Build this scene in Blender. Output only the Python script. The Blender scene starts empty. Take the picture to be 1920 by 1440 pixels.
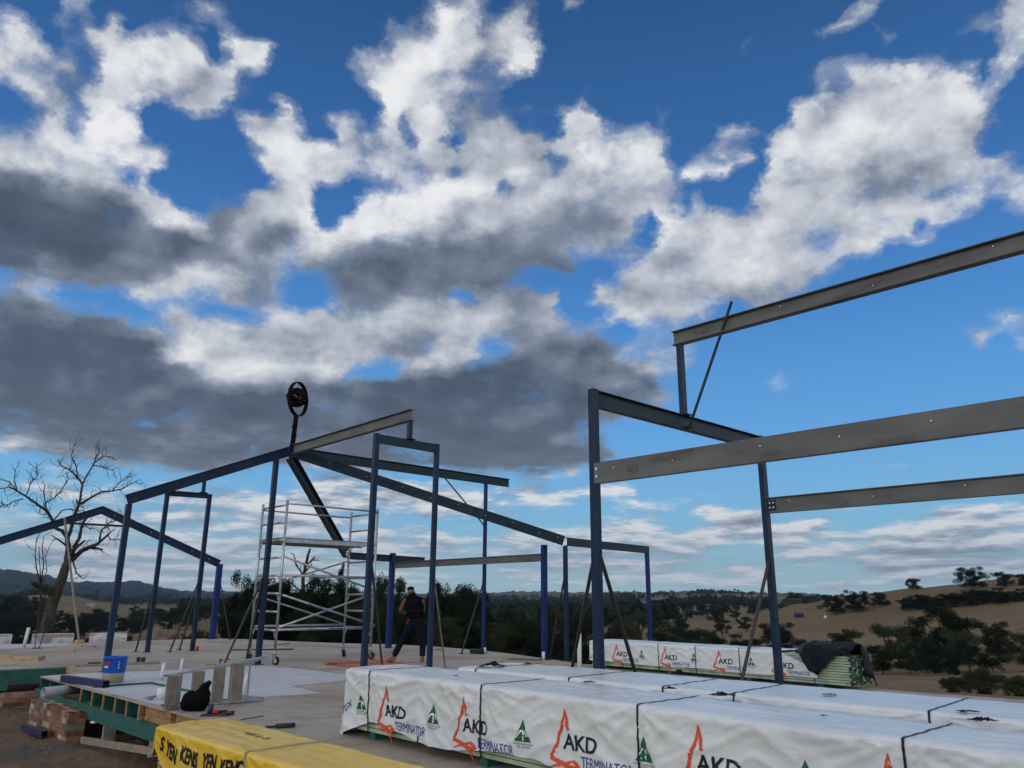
import bpy, bmesh, math, random
import numpy as np
from mathutils import Vector, Matrix, noise

# ------------------------------------------------------------------ camera
FPX = 1442.0; CZ = 1.45; PITCH = math.pi/2-math.atan2(5160.0, FPX); ROLL = math.radians(0.44)
_fw = Vector((0, math.cos(PITCH), math.sin(PITCH))); _r0 = Vector((1, 0, 0)); _u0 = _r0.cross(_fw)
_R = math.cos(ROLL)*_r0+math.sin(ROLL)*_u0; _U = -math.sin(ROLL)*_r0+math.cos(ROLL)*_u0
CAM = Vector((0, 0, CZ))
scn = bpy.context.scene
col = scn.collection
cd = bpy.data.cameras.new("camera"); cam = bpy.data.objects.new("camera", cd); col.objects.link(cam)
cd.sensor_width = 36; cd.lens = FPX/1920*36; cd.clip_start = 0.05; cd.clip_end = 40000
cam.matrix_world = Matrix(((_R.x, _U.x, -_fw.x, 0), (_R.y, _U.y, -_fw.y, 0), (_R.z, _U.z, -_fw.z, CZ), (0, 0, 0, 1)))
scn.camera = cam
scn.view_settings.view_transform = 'Standard'; scn.view_settings.look = 'None'
scn.view_settings.exposure = 0.0; scn.view_settings.gamma = 1.0
scn.cycles.max_bounces = 6; scn.cycles.transparent_max_bounces = 8

def ray(u, v):
    d = (u-960)*_R-(v-720)*_U+FPX*_fw
    return d/d.y
def onz(u, v, z=0.0):
    d = ray(u, v); return CAM+d*((z-CZ)/d.z)
def px(p):
    d = Vector(p)-CAM; w = d.dot(_fw); return (960+FPX*d.dot(_R)/w, 720-FPX*d.dot(_U)/w)
def px_dir(az, el):
    d = Vector((math.sin(az)*math.cos(el), math.cos(az)*math.cos(el), math.sin(el))); w = d.dot(_fw)
    if w <= 0.05: return None
    return (960+FPX*d.dot(_R)/w, 720-FPX*d.dot(_U)/w)
def hz(v, base):
    lo, hi = -80.0, 60.0
    for _ in range(60):
        m = (lo+hi)/2
        if px((base[0], base[1], m))[1] > v: lo = m
        else: hi = m
    return lo
def range_z(u, v, r):          # height of the ray through a pixel at horizontal range r
    d = ray(u, v); k = r/math.hypot(d.x, d.y); return CZ+d.z*k
def at_range(u, r):            # ground position at the bearing of image column u (on the horizon)
    d = ray(u, 1123); k = r/math.hypot(d.x, d.y); return d.x*k, d.y*k

# ------------------------------------------------------------------ sky and light
SUN_EL = math.radians(16); SUN_AZ = math.radians(208)     # bearing from +Y, clockwise: behind the camera, to its left
world = bpy.data.worlds.new("World"); scn.world = world; world.use_nodes = True

# coverage / brightness of the evening cumulus, painted as soft ellipses: (x, y, rx, ry, rot, coverage, brightness)
CLOUDS = [
 # low band of stratocumulus
 (240,985,300,90,0,.72,.55),(60,960,80,22,0,.35,.5),(90,925,40,12,0,.85,.85),(60,1080,200,30,0,.75,.7),(380,1010,150,80,0,.8,.55),
 (700,985,260,90,0,.78,.6),(600,935,120,18,0,.85,.8),(560,903,150,10,0,.1,.5),(720,925,130,30,0,.9,.6),(870,940,60,20,0,.9,.6),
 (830,975,130,10,0,.25,.5),(480,1080,300,35,0,.7,.6),(900,1030,200,30,0,.75,.6),(890,1020,25,14,0,.95,.95),(860,1085,220,22,0,.45,.75),
 (1050,925,140,16,0,.85,.75),(1190,945,90,10,0,.6,.75),(1020,905,90,8,0,.3,.6),(1180,975,75,7,0,.75,.65),(1080,955,80,8,0,.3,.7),
 (1375,965,120,15,0,.98,.55),(1300,950,60,5,0,.7,.8),(1330,925,30,7,0,.5,.75),(1320,992,75,6,0,.7,.7),(1050,1000,110,14,0,.8,.7),
 (1180,1030,140,26,0,.85,.5),(1240,1010,120,14,0,.9,.7),(1400,1005,90,22,0,.85,.55),(1100,1035,25,14,0,.98,1.0),(1200,1060,150,9,0,.8,.45),
 (1380,1060,110,8,0,.75,.45),(1020,1060,90,14,0,.75,.45),(1270,1095,260,10,0,.4,.8),(1500,965,80,10,0,.85,.5),(1570,950,90,6,0,.6,.7),
 (1830,955,120,16,0,.97,.85),(1760,970,110,10,0,.9,.6),(1870,935,60,6,0,.7,.8),(1800,995,150,12,0,.95,.75),(1880,980,80,10,0,.95,.5),
 (1560,985,120,12,0,.9,.7),(1530,1000,90,16,0,.9,.6),(1640,1000,60,8,0,.7,.7),(1680,1030,230,28,0,1,.38),(1850,1035,150,38,0,1,.35),
 (1620,1035,26,9,0,1,.95),(1720,1060,110,14,0,1,.35),(1500,1060,90,6,0,.8,.5),(1540,1030,110,10,0,.85,.5),(1650,1098,280,9,0,.5,.8),(1560,1093,60,5,0,.7,.6),
 # left top
 (75,95,110,26,32,.8,.8),(75,165,60,42,0,.8,.75),(20,130,45,28,10,.75,.8),(90,200,35,26,0,.85,.8),(62,125,14,12,0,.2,.6),(140,120,34,26,0,.8,.7),
 (120,40,38,14,50,.6,.7),(155,12,34,14,0,.65,.75),(148,70,26,12,30,.5,.7),(55,5,16,8,0,.5,.7),
 (215,75,38,30,10,.95,.95),(250,110,60,40,20,.9,.85),(300,135,115,62,12,.95,.85),(210,190,62,42,22,.98,.97),(265,230,40,18,0,.98,.98),(385,170,70,45,10,.9,.68),(330,75,50,22,15,.7,.7),
 (462,100,34,42,0,.85,.8),(425,140,40,30,0,.8,.7),(400,45,46,16,20,.35,.7),(295,55,30,14,30,.45,.7),(345,155,24,12,0,.98,.95),(245,185,12,9,0,.4,.5),
 # left middle
 (105,268,120,36,6,.9,.8),(60,262,60,26,0,.8,.8),(200,278,120,42,10,.98,.95),(300,300,40,30,0,.95,.88),(285,352,34,16,20,.9,.85),(25,298,40,26,0,.95,.9),(95,300,44,16,10,1,1),(60,232,40,10,0,.35,.7),
 (120,330,130,34,14,1,.8),(200,352,110,34,22,1,.65),(0,370,80,60,0,1,.42),(110,440,240,80,10,1,.2),(250,430,150,50,28,1,.3),(310,398,46,24,20,.95,.78),
 (300,425,40,24,0,1,.85),(405,418,20,18,0,1,1),(380,415,16,10,0,.9,.9),(430,450,60,60,0,1,.42),(350,470,120,40,10,1,.32),(470,430,60,60,0,1,.5),(280,500,200,22,0,1,.4),
 (45,555,60,40,0,1,.5),(200,535,70,12,0,.15,.6),(95,532,24,10,0,.7,.9),(400,520,130,26,0,.95,.8),(270,560,70,18,20,.7,.8),(210,580,60,36,30,.05,.5),(240,620,62,26,30,.03,.5),
 (360,560,90,22,0,.6,.8),(440,575,70,16,0,.25,.6),(480,552,70,26,0,1,.5),
 # middle top
 (495,100,18,34,0,.85,.8),(505,152,20,6,10,.6,.8),(800,60,70,46,0,.9,.75),(760,45,40,22,0,.7,.7),(850,40,40,30,0,.9,.78),(880,15,30,20,0,.5,.6),(920,90,45,40,0,.75,.6),(970,70,36,62,0,.95,.82),(985,110,40,40,0,.95,.85),
 (720,150,50,34,-20,.88,.88),(700,110,50,26,0,.75,.75),(650,95,26,18,0,.35,.6),(820,150,80,85,0,.98,.97),(790,205,70,45,10,.98,1),(880,140,50,70,0,.9,.75),(930,130,40,30,0,.6,.55),
 (545,225,30,26,0,.9,.9),(495,235,26,22,0,.7,.7),(650,215,45,24,0,.75,.65),(520,270,50,40,0,.85,.8),(600,275,80,40,0,.95,.88),(545,335,45,38,0,1,.98),(590,310,60,40,0,1,.85),(680,290,80,48,0,.95,.72),(720,270,40,46,0,.95,.85),
 (800,285,90,50,0,.95,.72),(890,220,50,55,0,.7,.5),(930,200,40,30,0,.45,.5),(905,290,28,28,0,1,.88),(860,300,60,36,0,.95,.62),(960,265,40,40,0,.85,.6),(940,330,80,30,0,1,.7),
 (682,188,20,26,15,.08,.6),(690,220,16,14,0,.2,.6),(757,252,18,20,0,.25,.6),(850,262,30,11,-20,.05,.6),(592,238,26,15,0,.1,.6),(488,290,14,16,0,.2,.6),(832,335,18,7,0,.5,.6),
 (740,420,110,60,0,1,.9),(830,400,130,50,0,1,.82),(730,372,50,18,0,1,1),(665,375,30,14,0,1,1),(600,440,60,30,10,1,.9),(890,370,40,20,0,1,.85),(925,430,90,50,0,1,.6),
 (600,405,52,24,8,0,.5),(632,372,16,18,0,.05,.5),(700,352,40,8,0,.5,.6),
 (500,405,55,50,0,1,.6),(505,460,45,40,0,1,.42),(540,380,40,20,0,1,.7),(560,500,60,36,0,.55,.55),(640,490,70,30,0,1,.62),(800,480,170,30,0,1,.45),(800,515,220,28,0,1,.3),(950,470,80,40,0,1,.45),(640,525,60,26,0,1,.4),
 # centre right cloud
 (1060,28,24,22,30,.6,.75),(1110,215,38,36,0,1,.95),(1150,250,70,40,20,.95,.7),(1185,235,40,26,30,.7,.65),(1120,270,60,40,0,.95,.7),(1105,262,18,12,0,1,.95),(1165,320,60,30,0,1,.9),(1165,318,28,22,0,1,1),(1225,270,50,26,0,.75,.65),
 (1250,205,30,36,0,.3,.6),(1200,300,60,40,0,.95,.75),(1020,300,60,46,0,.95,.62),(1050,350,80,60,0,1,.6),(985,335,26,24,0,1,.8),(1040,378,18,18,0,1,.95),(1110,390,110,50,-10,1,.6),(1060,440,120,50,-10,1,.45),(1000,490,90,36,0,1,.38),(990,205,45,18,0,.4,.5),
 (1052,305,12,20,20,.15,.5),(1045,335,24,10,0,.5,.5),(1240,365,45,36,-20,.7,.55),(1140,470,60,20,-10,.6,.5),(1090,482,30,8,0,.6,.8),
 (1312,322,36,18,0,.97,.92),(1378,314,28,14,0,.95,.9),(1390,250,26,36,20,.75,.75),(1350,285,26,14,0,.7,.75),(1298,272,8,10,0,.6,.8),(1412,72,24,24,0,.25,.65),(1408,108,16,10,0,.25,.65),(1255,105,20,14,0,.15,.6),(1345,380,28,16,30,.5,.7),
 # right arc
 (1270,440,60,36,-10,1,.92),(1360,430,80,36,0,1,.82),(1220,500,60,36,-20,1,.88),(1330,490,130,55,-5,1,.72),(1145,545,55,24,-10,.95,.8),(1250,540,110,34,-5,1,.72),(1180,585,46,22,0,.97,.92),(1290,560,80,24,-10,.9,.7),(1445,450,70,60,0,1,.75),
 (1450,370,34,60,25,1,1),(1440,420,34,50,15,1,.95),(1480,290,50,60,35,1,1),(1540,225,70,36,-35,1,.98),(1600,195,80,36,-25,1,.9),(1690,150,90,40,0,.85,.85),(1780,160,80,30,20,.8,.8),(1850,150,40,12,-10,.5,.8),(1570,140,60,14,-20,.5,.8),
 (1660,200,130,46,0,1,.78),(1640,260,150,60,0,1,.66),(1560,300,90,50,-20,1,.72),(1740,240,100,60,0,1,.68),(1800,205,60,30,0,.95,.82),(1500,350,60,70,20,1,.8),(1700,320,120,40,0,1,.6),(1820,300,80,26,-5,.95,.72),(1860,330,70,30,0,.85,.65),
 (1600,320,50,14,0,.75,.45),(1690,330,26,8,0,.4,.5),(1560,360,90,36,0,1,.62),(1650,390,130,30,0,.95,.72),(1780,390,90,20,-10,.8,.78),(1720,355,100,8,0,.45,.5),(1850,370,50,24,0,.8,.75),(1910,360,30,28,0,.85,.85),(1520,430,80,40,0,1,.66),(1480,500,60,40,0,.9,.6),
 (1570,470,70,30,20,.75,.72),(1690,450,50,18,10,.8,.85),(1640,430,60,22,0,.8,.75),(1780,430,60,16,-20,.7,.75),(1450,540,50,30,0,.6,.6),(1400,545,60,26,0,.85,.62),
 (1595,50,62,24,-38,.85,.8),(1660,55,26,20,30,.6,.7),(1560,80,30,12,-38,.8,.85),(1720,82,26,9,0,.3,.7),(1850,55,40,26,0,.65,.75),(1895,50,50,55,0,.82,.8),(1880,105,40,16,-10,.8,.85),
 (1600,150,14,40,0,.2,.6),
 # big dark mass
 (60,590,80,50,0,1,.42),(150,585,28,8,5,1,.8),(120,620,110,50,0,1,.34),(200,642,30,8,25,1,.6),(110,700,220,100,0,1,.22),(200,660,60,30,20,1,.28),(290,700,80,46,0,1,.3),(290,668,26,16,0,.95,.75),(320,700,30,10,0,1,.65),(200,800,230,60,0,1,.2),(340,850,150,46,4,1,.16),(20,790,60,40,0,1,.24),
 (30,838,60,10,0,.95,.85),(60,860,70,14,0,.8,.75),
 (320,612,60,26,0,.85,.75),(400,620,70,26,0,.95,.8),(380,655,70,30,0,1,.95),(450,640,70,36,0,1,.8),(440,700,70,20,0,1,.6),
 (560,630,100,50,0,1,.68),(530,690,90,24,0,1,.95),(600,686,50,20,0,1,.9),(500,600,30,16,0,.7,.6),(635,585,22,20,0,1,.8),(640,640,60,30,0,1,.65),(720,560,110,26,0,1,.35),(720,615,100,26,0,1,.6),(770,600,70,26,-10,1,.62),(760,650,90,24,-10,1,.62),
 (790,690,60,18,-20,1,.9),(860,640,50,28,-20,1,.85),(870,600,70,30,0,1,.72),(930,570,50,30,0,1,.75),(850,690,60,20,0,1,.6),(980,590,70,46,0,1,.55),(1010,640,60,40,0,1,.45),(1130,635,40,20,10,.95,.55),
 (560,800,200,66,0,1,.22),(480,780,120,70,0,1,.22),(700,755,110,26,0,1,.3),(690,840,220,46,0,1,.2),(850,760,180,46,0,1,.24),(640,722,120,16,0,1,.35),(980,760,150,100,0,1,.24),(900,845,170,46,0,1,.14),(1100,680,110,60,10,1,.33),(1080,760,110,60,0,1,.28),(1160,720,90,40,10,.97,.32),
 (990,870,60,26,0,.97,.2),(1060,850,50,26,0,.9,.25),(1120,850,50,26,0,.8,.25),(1200,775,60,14,20,.7,.33),(1160,850,30,12,0,.6,.3),(1290,842,36,7,0,.6,.45),
 (1240,630,60,22,0,.65,.8),(1245,665,40,30,0,.6,.75),(1250,705,30,12,0,.8,.85),(1210,740,60,16,10,.8,.5),(1260,760,20,8,0,.8,.8),
 (1835,628,32,13,-25,.95,.6),(1858,606,12,14,30,.95,.95),(1912,623,24,16,0,.95,.88),(1725,660,26,6,0,.8,.75),(1445,702,26,11,-15,.6,.8),(1518,695,10,5,0,.3,.8),(1722,632,10,5,0,.35,.8),(1590,795,26,3,0,.5,.9),
]
AZ0, AZ1, EL0, EL1, NC, NR = -0.86, 0.86, -0.02, 0.80, 84, 44
def paint_grid():
    g = np.zeros((NR, NC, 2)); g[:, :, 1] = .6
    for j in range(NR):
        el = EL0+(EL1-EL0)*j/(NR-1)
        for i in range(NC):
            az = AZ0+(AZ1-AZ0)*i/(NC-1)
            p = px_dir(az, el)
            c, b = 0.0, .6
            if p:
                u, v = p
                # beyond the frame carry on with the nearest painted sky
                uu = min(max(u, 8), 1912); vv = min(max(v, 5), 1110)
                for (x, y, rx, ry, rot, cc, bb) in CLOUDS:
                    dx, dy = uu-x, vv-y
                    if abs(dx) > 1.5*(rx+ry) or abs(dy) > 1.5*(rx+ry): continue
                    t = math.radians(rot); ca, sa = math.cos(t), math.sin(t)
                    r = math.hypot((dx*ca+dy*sa)/rx, (-dx*sa+dy*ca)/ry)
                    if r < 1.25:
                        w = min(1, (1.25-r)/.45); w = w*w*(3-2*w)
                        c += (cc-c)*w
                        if cc > .12: b += (bb-b)*w
            g[j, i] = (c, b)
    return g
CLOUDS = [(x, y, rx, ry, ro, c, min(b+.22, 1) if y > 895 else b) for x, y, rx, ry, ro, c, b in CLOUDS]
CLOUDS = [(x, y, rx, ry, ro, c, min(b+.10, 1) if (y < 520 and b >= .5) else b) for x, y, rx, ry, ro, c, b in CLOUDS]+[(350, 745, 70, 45, 0, 1, .26), (250, 745, 80, 40, 0, 1, .24)]
GRID = paint_grid()

def build_world():
    world.node_tree.nodes.clear()
    nt = bpy.data.node_groups.new("cloudy_sky", 'ShaderNodeTree'); N = nt.nodes; L = nt.links
    nt.interface.new_socket("Color", in_out='OUTPUT', socket_type='NodeSocketColor')
    def lk(a, b): L.new(a, b)
    def M(op, a, b=None, c=None, clamp=False):
        n = N.new('ShaderNodeMath'); n.operation = op; n.use_clamp = clamp
        for k, x in enumerate((a, b, c)):
            if x is None: continue
            if isinstance(x, (int, float)): n.inputs[k].default_value = x
            else: lk(x, n.inputs[k])
        return n.outputs[0]
    def V(op, a, b=None, c=None):
        n = N.new('ShaderNodeVectorMath'); n.operation = op
        for k, x in enumerate((a, b, c)):
            if x is None: continue
            if isinstance(x, (tuple, list)): n.inputs[k].default_value = x
            elif isinstance(x, (int, float)): n.inputs[k].default_value = (x, x, x)
            else: lk(x, n.inputs[k])
        return n.outputs[0]
    def NZ(vec, scale, detail, rough, lac=2.0, dist=0.0):
        n = N.new('ShaderNodeTexNoise'); n.inputs['Scale'].default_value = scale; n.inputs['Detail'].default_value = detail
        n.inputs['Roughness'].default_value = rough; n.inputs['Lacunarity'].default_value = lac; n.inputs['Distortion'].default_value = dist
        lk(vec, n.inputs['Vector']); return n
    def SS(x, a, b, ta=0.0, tb=1.0):
        n = N.new('ShaderNodeMapRange'); n.interpolation_type = 'SMOOTHSTEP'
        n.inputs[1].default_value = a; n.inputs[2].default_value = b; n.inputs[3].default_value = ta; n.inputs[4].default_value = tb
        lk(x, n.inputs[0]); return n.outputs[0]
    def mix(f, a, b):
        n = N.new('ShaderNodeMix'); n.data_type = 'RGBA'; n.clamp_factor = True
        if isinstance(f, (int, float)): n.inputs[0].default_value = f
        else: lk(f, n.inputs[0])
        for k, x in ((6, a), (7, b)):
            if isinstance(x, tuple): n.inputs[k].default_value = (*x, 1)
            else: lk(x, n.inputs[k])
        return n.outputs[2]
    tc = N.new('ShaderNodeTexCoord'); d = V('NORMALIZE', tc.outputs['Generated'])
    sp = N.new('ShaderNodeSeparateXYZ'); lk(d, sp.inputs[0]); X, Y, Z = sp.outputs
    az = M('ARCTAN2', X, Y); el = M('ARCSINE', Z)
    # coordinates on the (curved) cloud layer
    zz = M('MULTIPLY_ADD', M('LOGARITHM', M('ADD', M('MAXIMUM', Z, 0.0), .035), 2.718), .17, Z)
    cb = N.new('ShaderNodeCombineXYZ'); lk(X, cb.inputs[0]); lk(Y, cb.inputs[1]); lk(zz, cb.inputs[2])
    P = cb.outputs[0]
    # warp of the lookup, finer towards the horizon
    w1 = NZ(P, 5.5, 10, .68); wv = V('SUBTRACT', w1.outputs['Color'], (.5, .5, .5))
    ws = N.new('ShaderNodeSeparateXYZ'); lk(wv, ws.inputs[0])
    amp = SS(Z, 0.02, 0.35, .04, .11)
    az2 = M('MULTIPLY_ADD', ws.outputs[0], M('MULTIPLY', amp, 1.3), az)
    el2 = M('MULTIPLY_ADD', ws.outputs[1], M('MULTIPLY', amp, .8), el)
    fx = M('DIVIDE', M('SUBTRACT', az2, AZ0), AZ1-AZ0)
    fy = M('MULTIPLY', M('DIVIDE', M('SUBTRACT', el2, EL0), EL1-EL0), NR-1)
    fyc = M('MINIMUM', M('MAXIMUM', fy, 0.0), NR-1.0)
    def rowcurve(row, fac):
        n = N.new('ShaderNodeRGBCurve'); m = n.mapping
        for ch in range(2):
            cv = m.curves[ch]
            cv.points[0].location = (0, float(GRID[row, 0, ch])); cv.points[1].location = (1, float(GRID[row, NC-1, ch]))
            for k in range(1, NC-1): cv.points.new(k/(NC-1), float(GRID[row, k, ch]))
            for p in cv.points: p.handle_type = 'VECTOR'
        m.update()
        cx = N.new('ShaderNodeCombineXYZ'); lk(fac, cx.inputs[0]); lk(fac, cx.inputs[1])
        lk(cx.outputs[0], n.inputs['Color']); return n.outputs[0]
    fxc = M('MINIMUM', M('MAXIMUM', fx, 0.0), 1.0)
    acc = None
    for r in range(NR):
        if acc is None: fa = fxc
        else:      # a negligible link to the previous row keeps the rows evaluated one after another
            s1 = N.new('ShaderNodeSeparateXYZ'); lk(acc, s1.inputs[0]); fa = M('MULTIPLY_ADD', s1.outputs[0], 1e-6, fxc)
        w = M('SUBTRACT', 1.0, M('ABSOLUTE', M('SUBTRACT', M('MULTIPLY_ADD', fa, 1e-6, fyc), float(r))), clamp=True)
        a = rowcurve(r, fa)
        cw = N.new('ShaderNodeCombineXYZ'); [lk(w, cw.inputs[k]) for k in range(3)]
        acc = V('MULTIPLY', a, cw.outputs[0]) if acc is None else V('MULTIPLY_ADD', a, cw.outputs[0], acc)
    gs = N.new('ShaderNodeSeparateXYZ'); lk(acc, gs.inputs[0])
    cov, bri = gs.outputs[0], gs.outputs[1]
    # all round the horizon and overhead: broken cloud of the same kind
    inside = M('MULTIPLY', SS(M('ABSOLUTE', az), .78, .95, 1, 0), SS(el, .70, .88, 1, 0))
    ng = NZ(P, 2.0, 4, .5).outputs['Fac']
    cov = M('ADD', M('MULTIPLY', cov, inside), M('MULTIPLY', M('MULTIPLY', SS(ng, .34, .52), 1.0), M('SUBTRACT', 1.0, inside)))
    bri = M('ADD', M('MULTIPLY', bri, inside), M('MULTIPLY', 1.0, M('SUBTRACT', 1.0, inside)))
    # billows: fine noise, and the same noise looked up a little higher for relief
    n1 = NZ(P, 7.5, 13, .60, 2.1, .1).outputs['Fac']
    n3 = NZ(P, 26.0, 9, .66, 2.1, .25).outputs['Fac']
    m1 = NZ(P, 9.0, 8, .50, 2.1, .1).outputs['Fac']
    m2 = NZ(V('ADD', P, (-.016, -.010, .024)), 9.0, 8, .50, 2.1, .1).outputs['Fac']
    vo = N.new('ShaderNodeTexVoronoi'); vo.inputs['Scale'].default_value = 15.0; vo.inputs['Detail'].default_value = 3.0; vo.inputs['Roughness'].default_value = .55
    lk(V('MULTIPLY_ADD', wv, (.10, .10, .10), P), vo.inputs['Vector']); puff = M('SUBTRACT', .53, vo.outputs['Distance'])
    D = M('ADD', M('MULTIPLY_ADD', cov, 1.32, -.01), M('MULTIPLY', M('SUBTRACT', n1, .5), 1.55))
    D = M('ADD', D, M('MULTIPLY', M('SUBTRACT', n3, .5), .55))
    D = M('ADD', D, M('MULTIPLY', puff, .45))
    ps = V('MULTIPLY', P, (1.0, 1.0, 2.3)); st = NZ(ps, 15.0, 9, .60, 2.1, .1).outputs['Fac']; lowf = SS(Z, .10, .24, 1, 0)
    D = M('ADD', D, M('MULTIPLY', M('SUBTRACT', st, .50), M('MULTIPLY', lowf, 3.0)))
    alpha = SS(D, .24, .98)
    wisps = M('MULTIPLY', SS(D, .02, .50), .30)
    alpha = M('MAXIMUM', alpha, wisps)
    l2 = NZ(V('ADD', ps, (.0, .0, .05)), 15.0, 7, .55, 2.1, .1).outputs['Fac']
    rel = M('ADD', M('SUBTRACT', m1, m2), M('MULTIPLY', M('MULTIPLY', M('SUBTRACT', st, l2), lowf), 1.4))
    B = M('ADD', bri, M('MULTIPLY', rel, M('MULTIPLY_ADD', bri, .95, .42)))
    B = M('ADD', B, M('MULTIPLY', puff, M('MULTIPLY', bri, .20)))
    B = M('ADD', B, M('MULTIPLY', M('SUBTRACT', n3, .5), .08))
    B = M('ADD', B, M('MULTIPLY', M('SUBTRACT', st, .5), M('MULTIPLY', lowf, .9)))
    cr = N.new('ShaderNodeValToRGB'); e = cr.color_ramp.elements
    stops = [(0.0, (.048, .066, .098)), (.22, (.086, .112, .160)), (.45, (.22, .262, .335)), (.68, (.50, .535, .60)), (.88, (.76, .78, .81)), (1.0, (.86, .865, .87))]
    while len(e) < len(stops): e.new(.5)
    for q, (p, c) in enumerate(stops): e[q].position = p
    for q, (p, c) in enumerate(stops): e[q].color = (*c, 1)
    lk(B, cr.inputs[0])
    sk = N.new('ShaderNodeValToRGB'); e = sk.color_ramp.elements
    stops = [(0.0, (.40, .62, .66)), (.035, (.36, .60, .68)), (.10, (.20, .50, .76)), (.20, (.115, .37, .76)), (.33, (.062, .25, .62)), (.48, (.034, .145, .41)), (.66, (.018, .085, .245)), (1.0, (.012, .06, .19))]
    while len(e) < len(stops): e.new(.5)
    for q, (p, c) in enumerate(stops): e[q].position = p
    for q, (p, c) in enumerate(stops): e[q].color = (*c, 1)
    lk(Z, sk.inputs[0])
    # clear blue air from the Sky Texture, graded by elevation
    sky = N.new('ShaderNodeTexSky'); sky.sky_type = 'NISHITA'; sky.sun_disc = False; sky.sun_elevation = SUN_EL; sky.sun_rotation = SUN_AZ
    nish = V('MULTIPLY', sky.outputs[0], (.004, .004, .004))
    air = V('ADD', sk.outputs[0], nish)
    low = SS(Z, .0, .26, .38, 0.0)      # distant cloud pales into the air
    cl = mix(low, cr.outputs[0], (.56, .63, .69))
    c = mix(alpha, air, cl)
    go = N.new('NodeGroupOutput'); lk(c, go.inputs[0])
    W = world.node_tree
    g = W.nodes.new('ShaderNodeGroup'); g.node_tree = nt
    bg = W.nodes.new('ShaderNodeBackground'); bg.inputs[1].default_value = 1.0; W.links.new(g.outputs[0], bg.inputs[0])
    out = W.nodes.new('ShaderNodeOutputWorld'); W.links.new(bg.outputs[0], out.inputs[0])
build_world()
try:
    world.cycles.sampling_method = 'MANUAL'; world.cycles.sample_map_resolution = 256
except Exception: pass
sl = bpy.data.lights.new("sun", 'SUN'); sl.energy = 0.75; sl.angle = math.radians(14); sl.color = (1, .90, .76)
sun = bpy.data.objects.new("sun", sl); col.objects.link(sun)
sd = Vector((math.sin(SUN_AZ)*math.cos(SUN_EL), math.cos(SUN_AZ)*math.cos(SUN_EL), math.sin(SUN_EL)))
sun.rotation_euler = sd.to_track_quat('Z', 'Y').to_euler()

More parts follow.
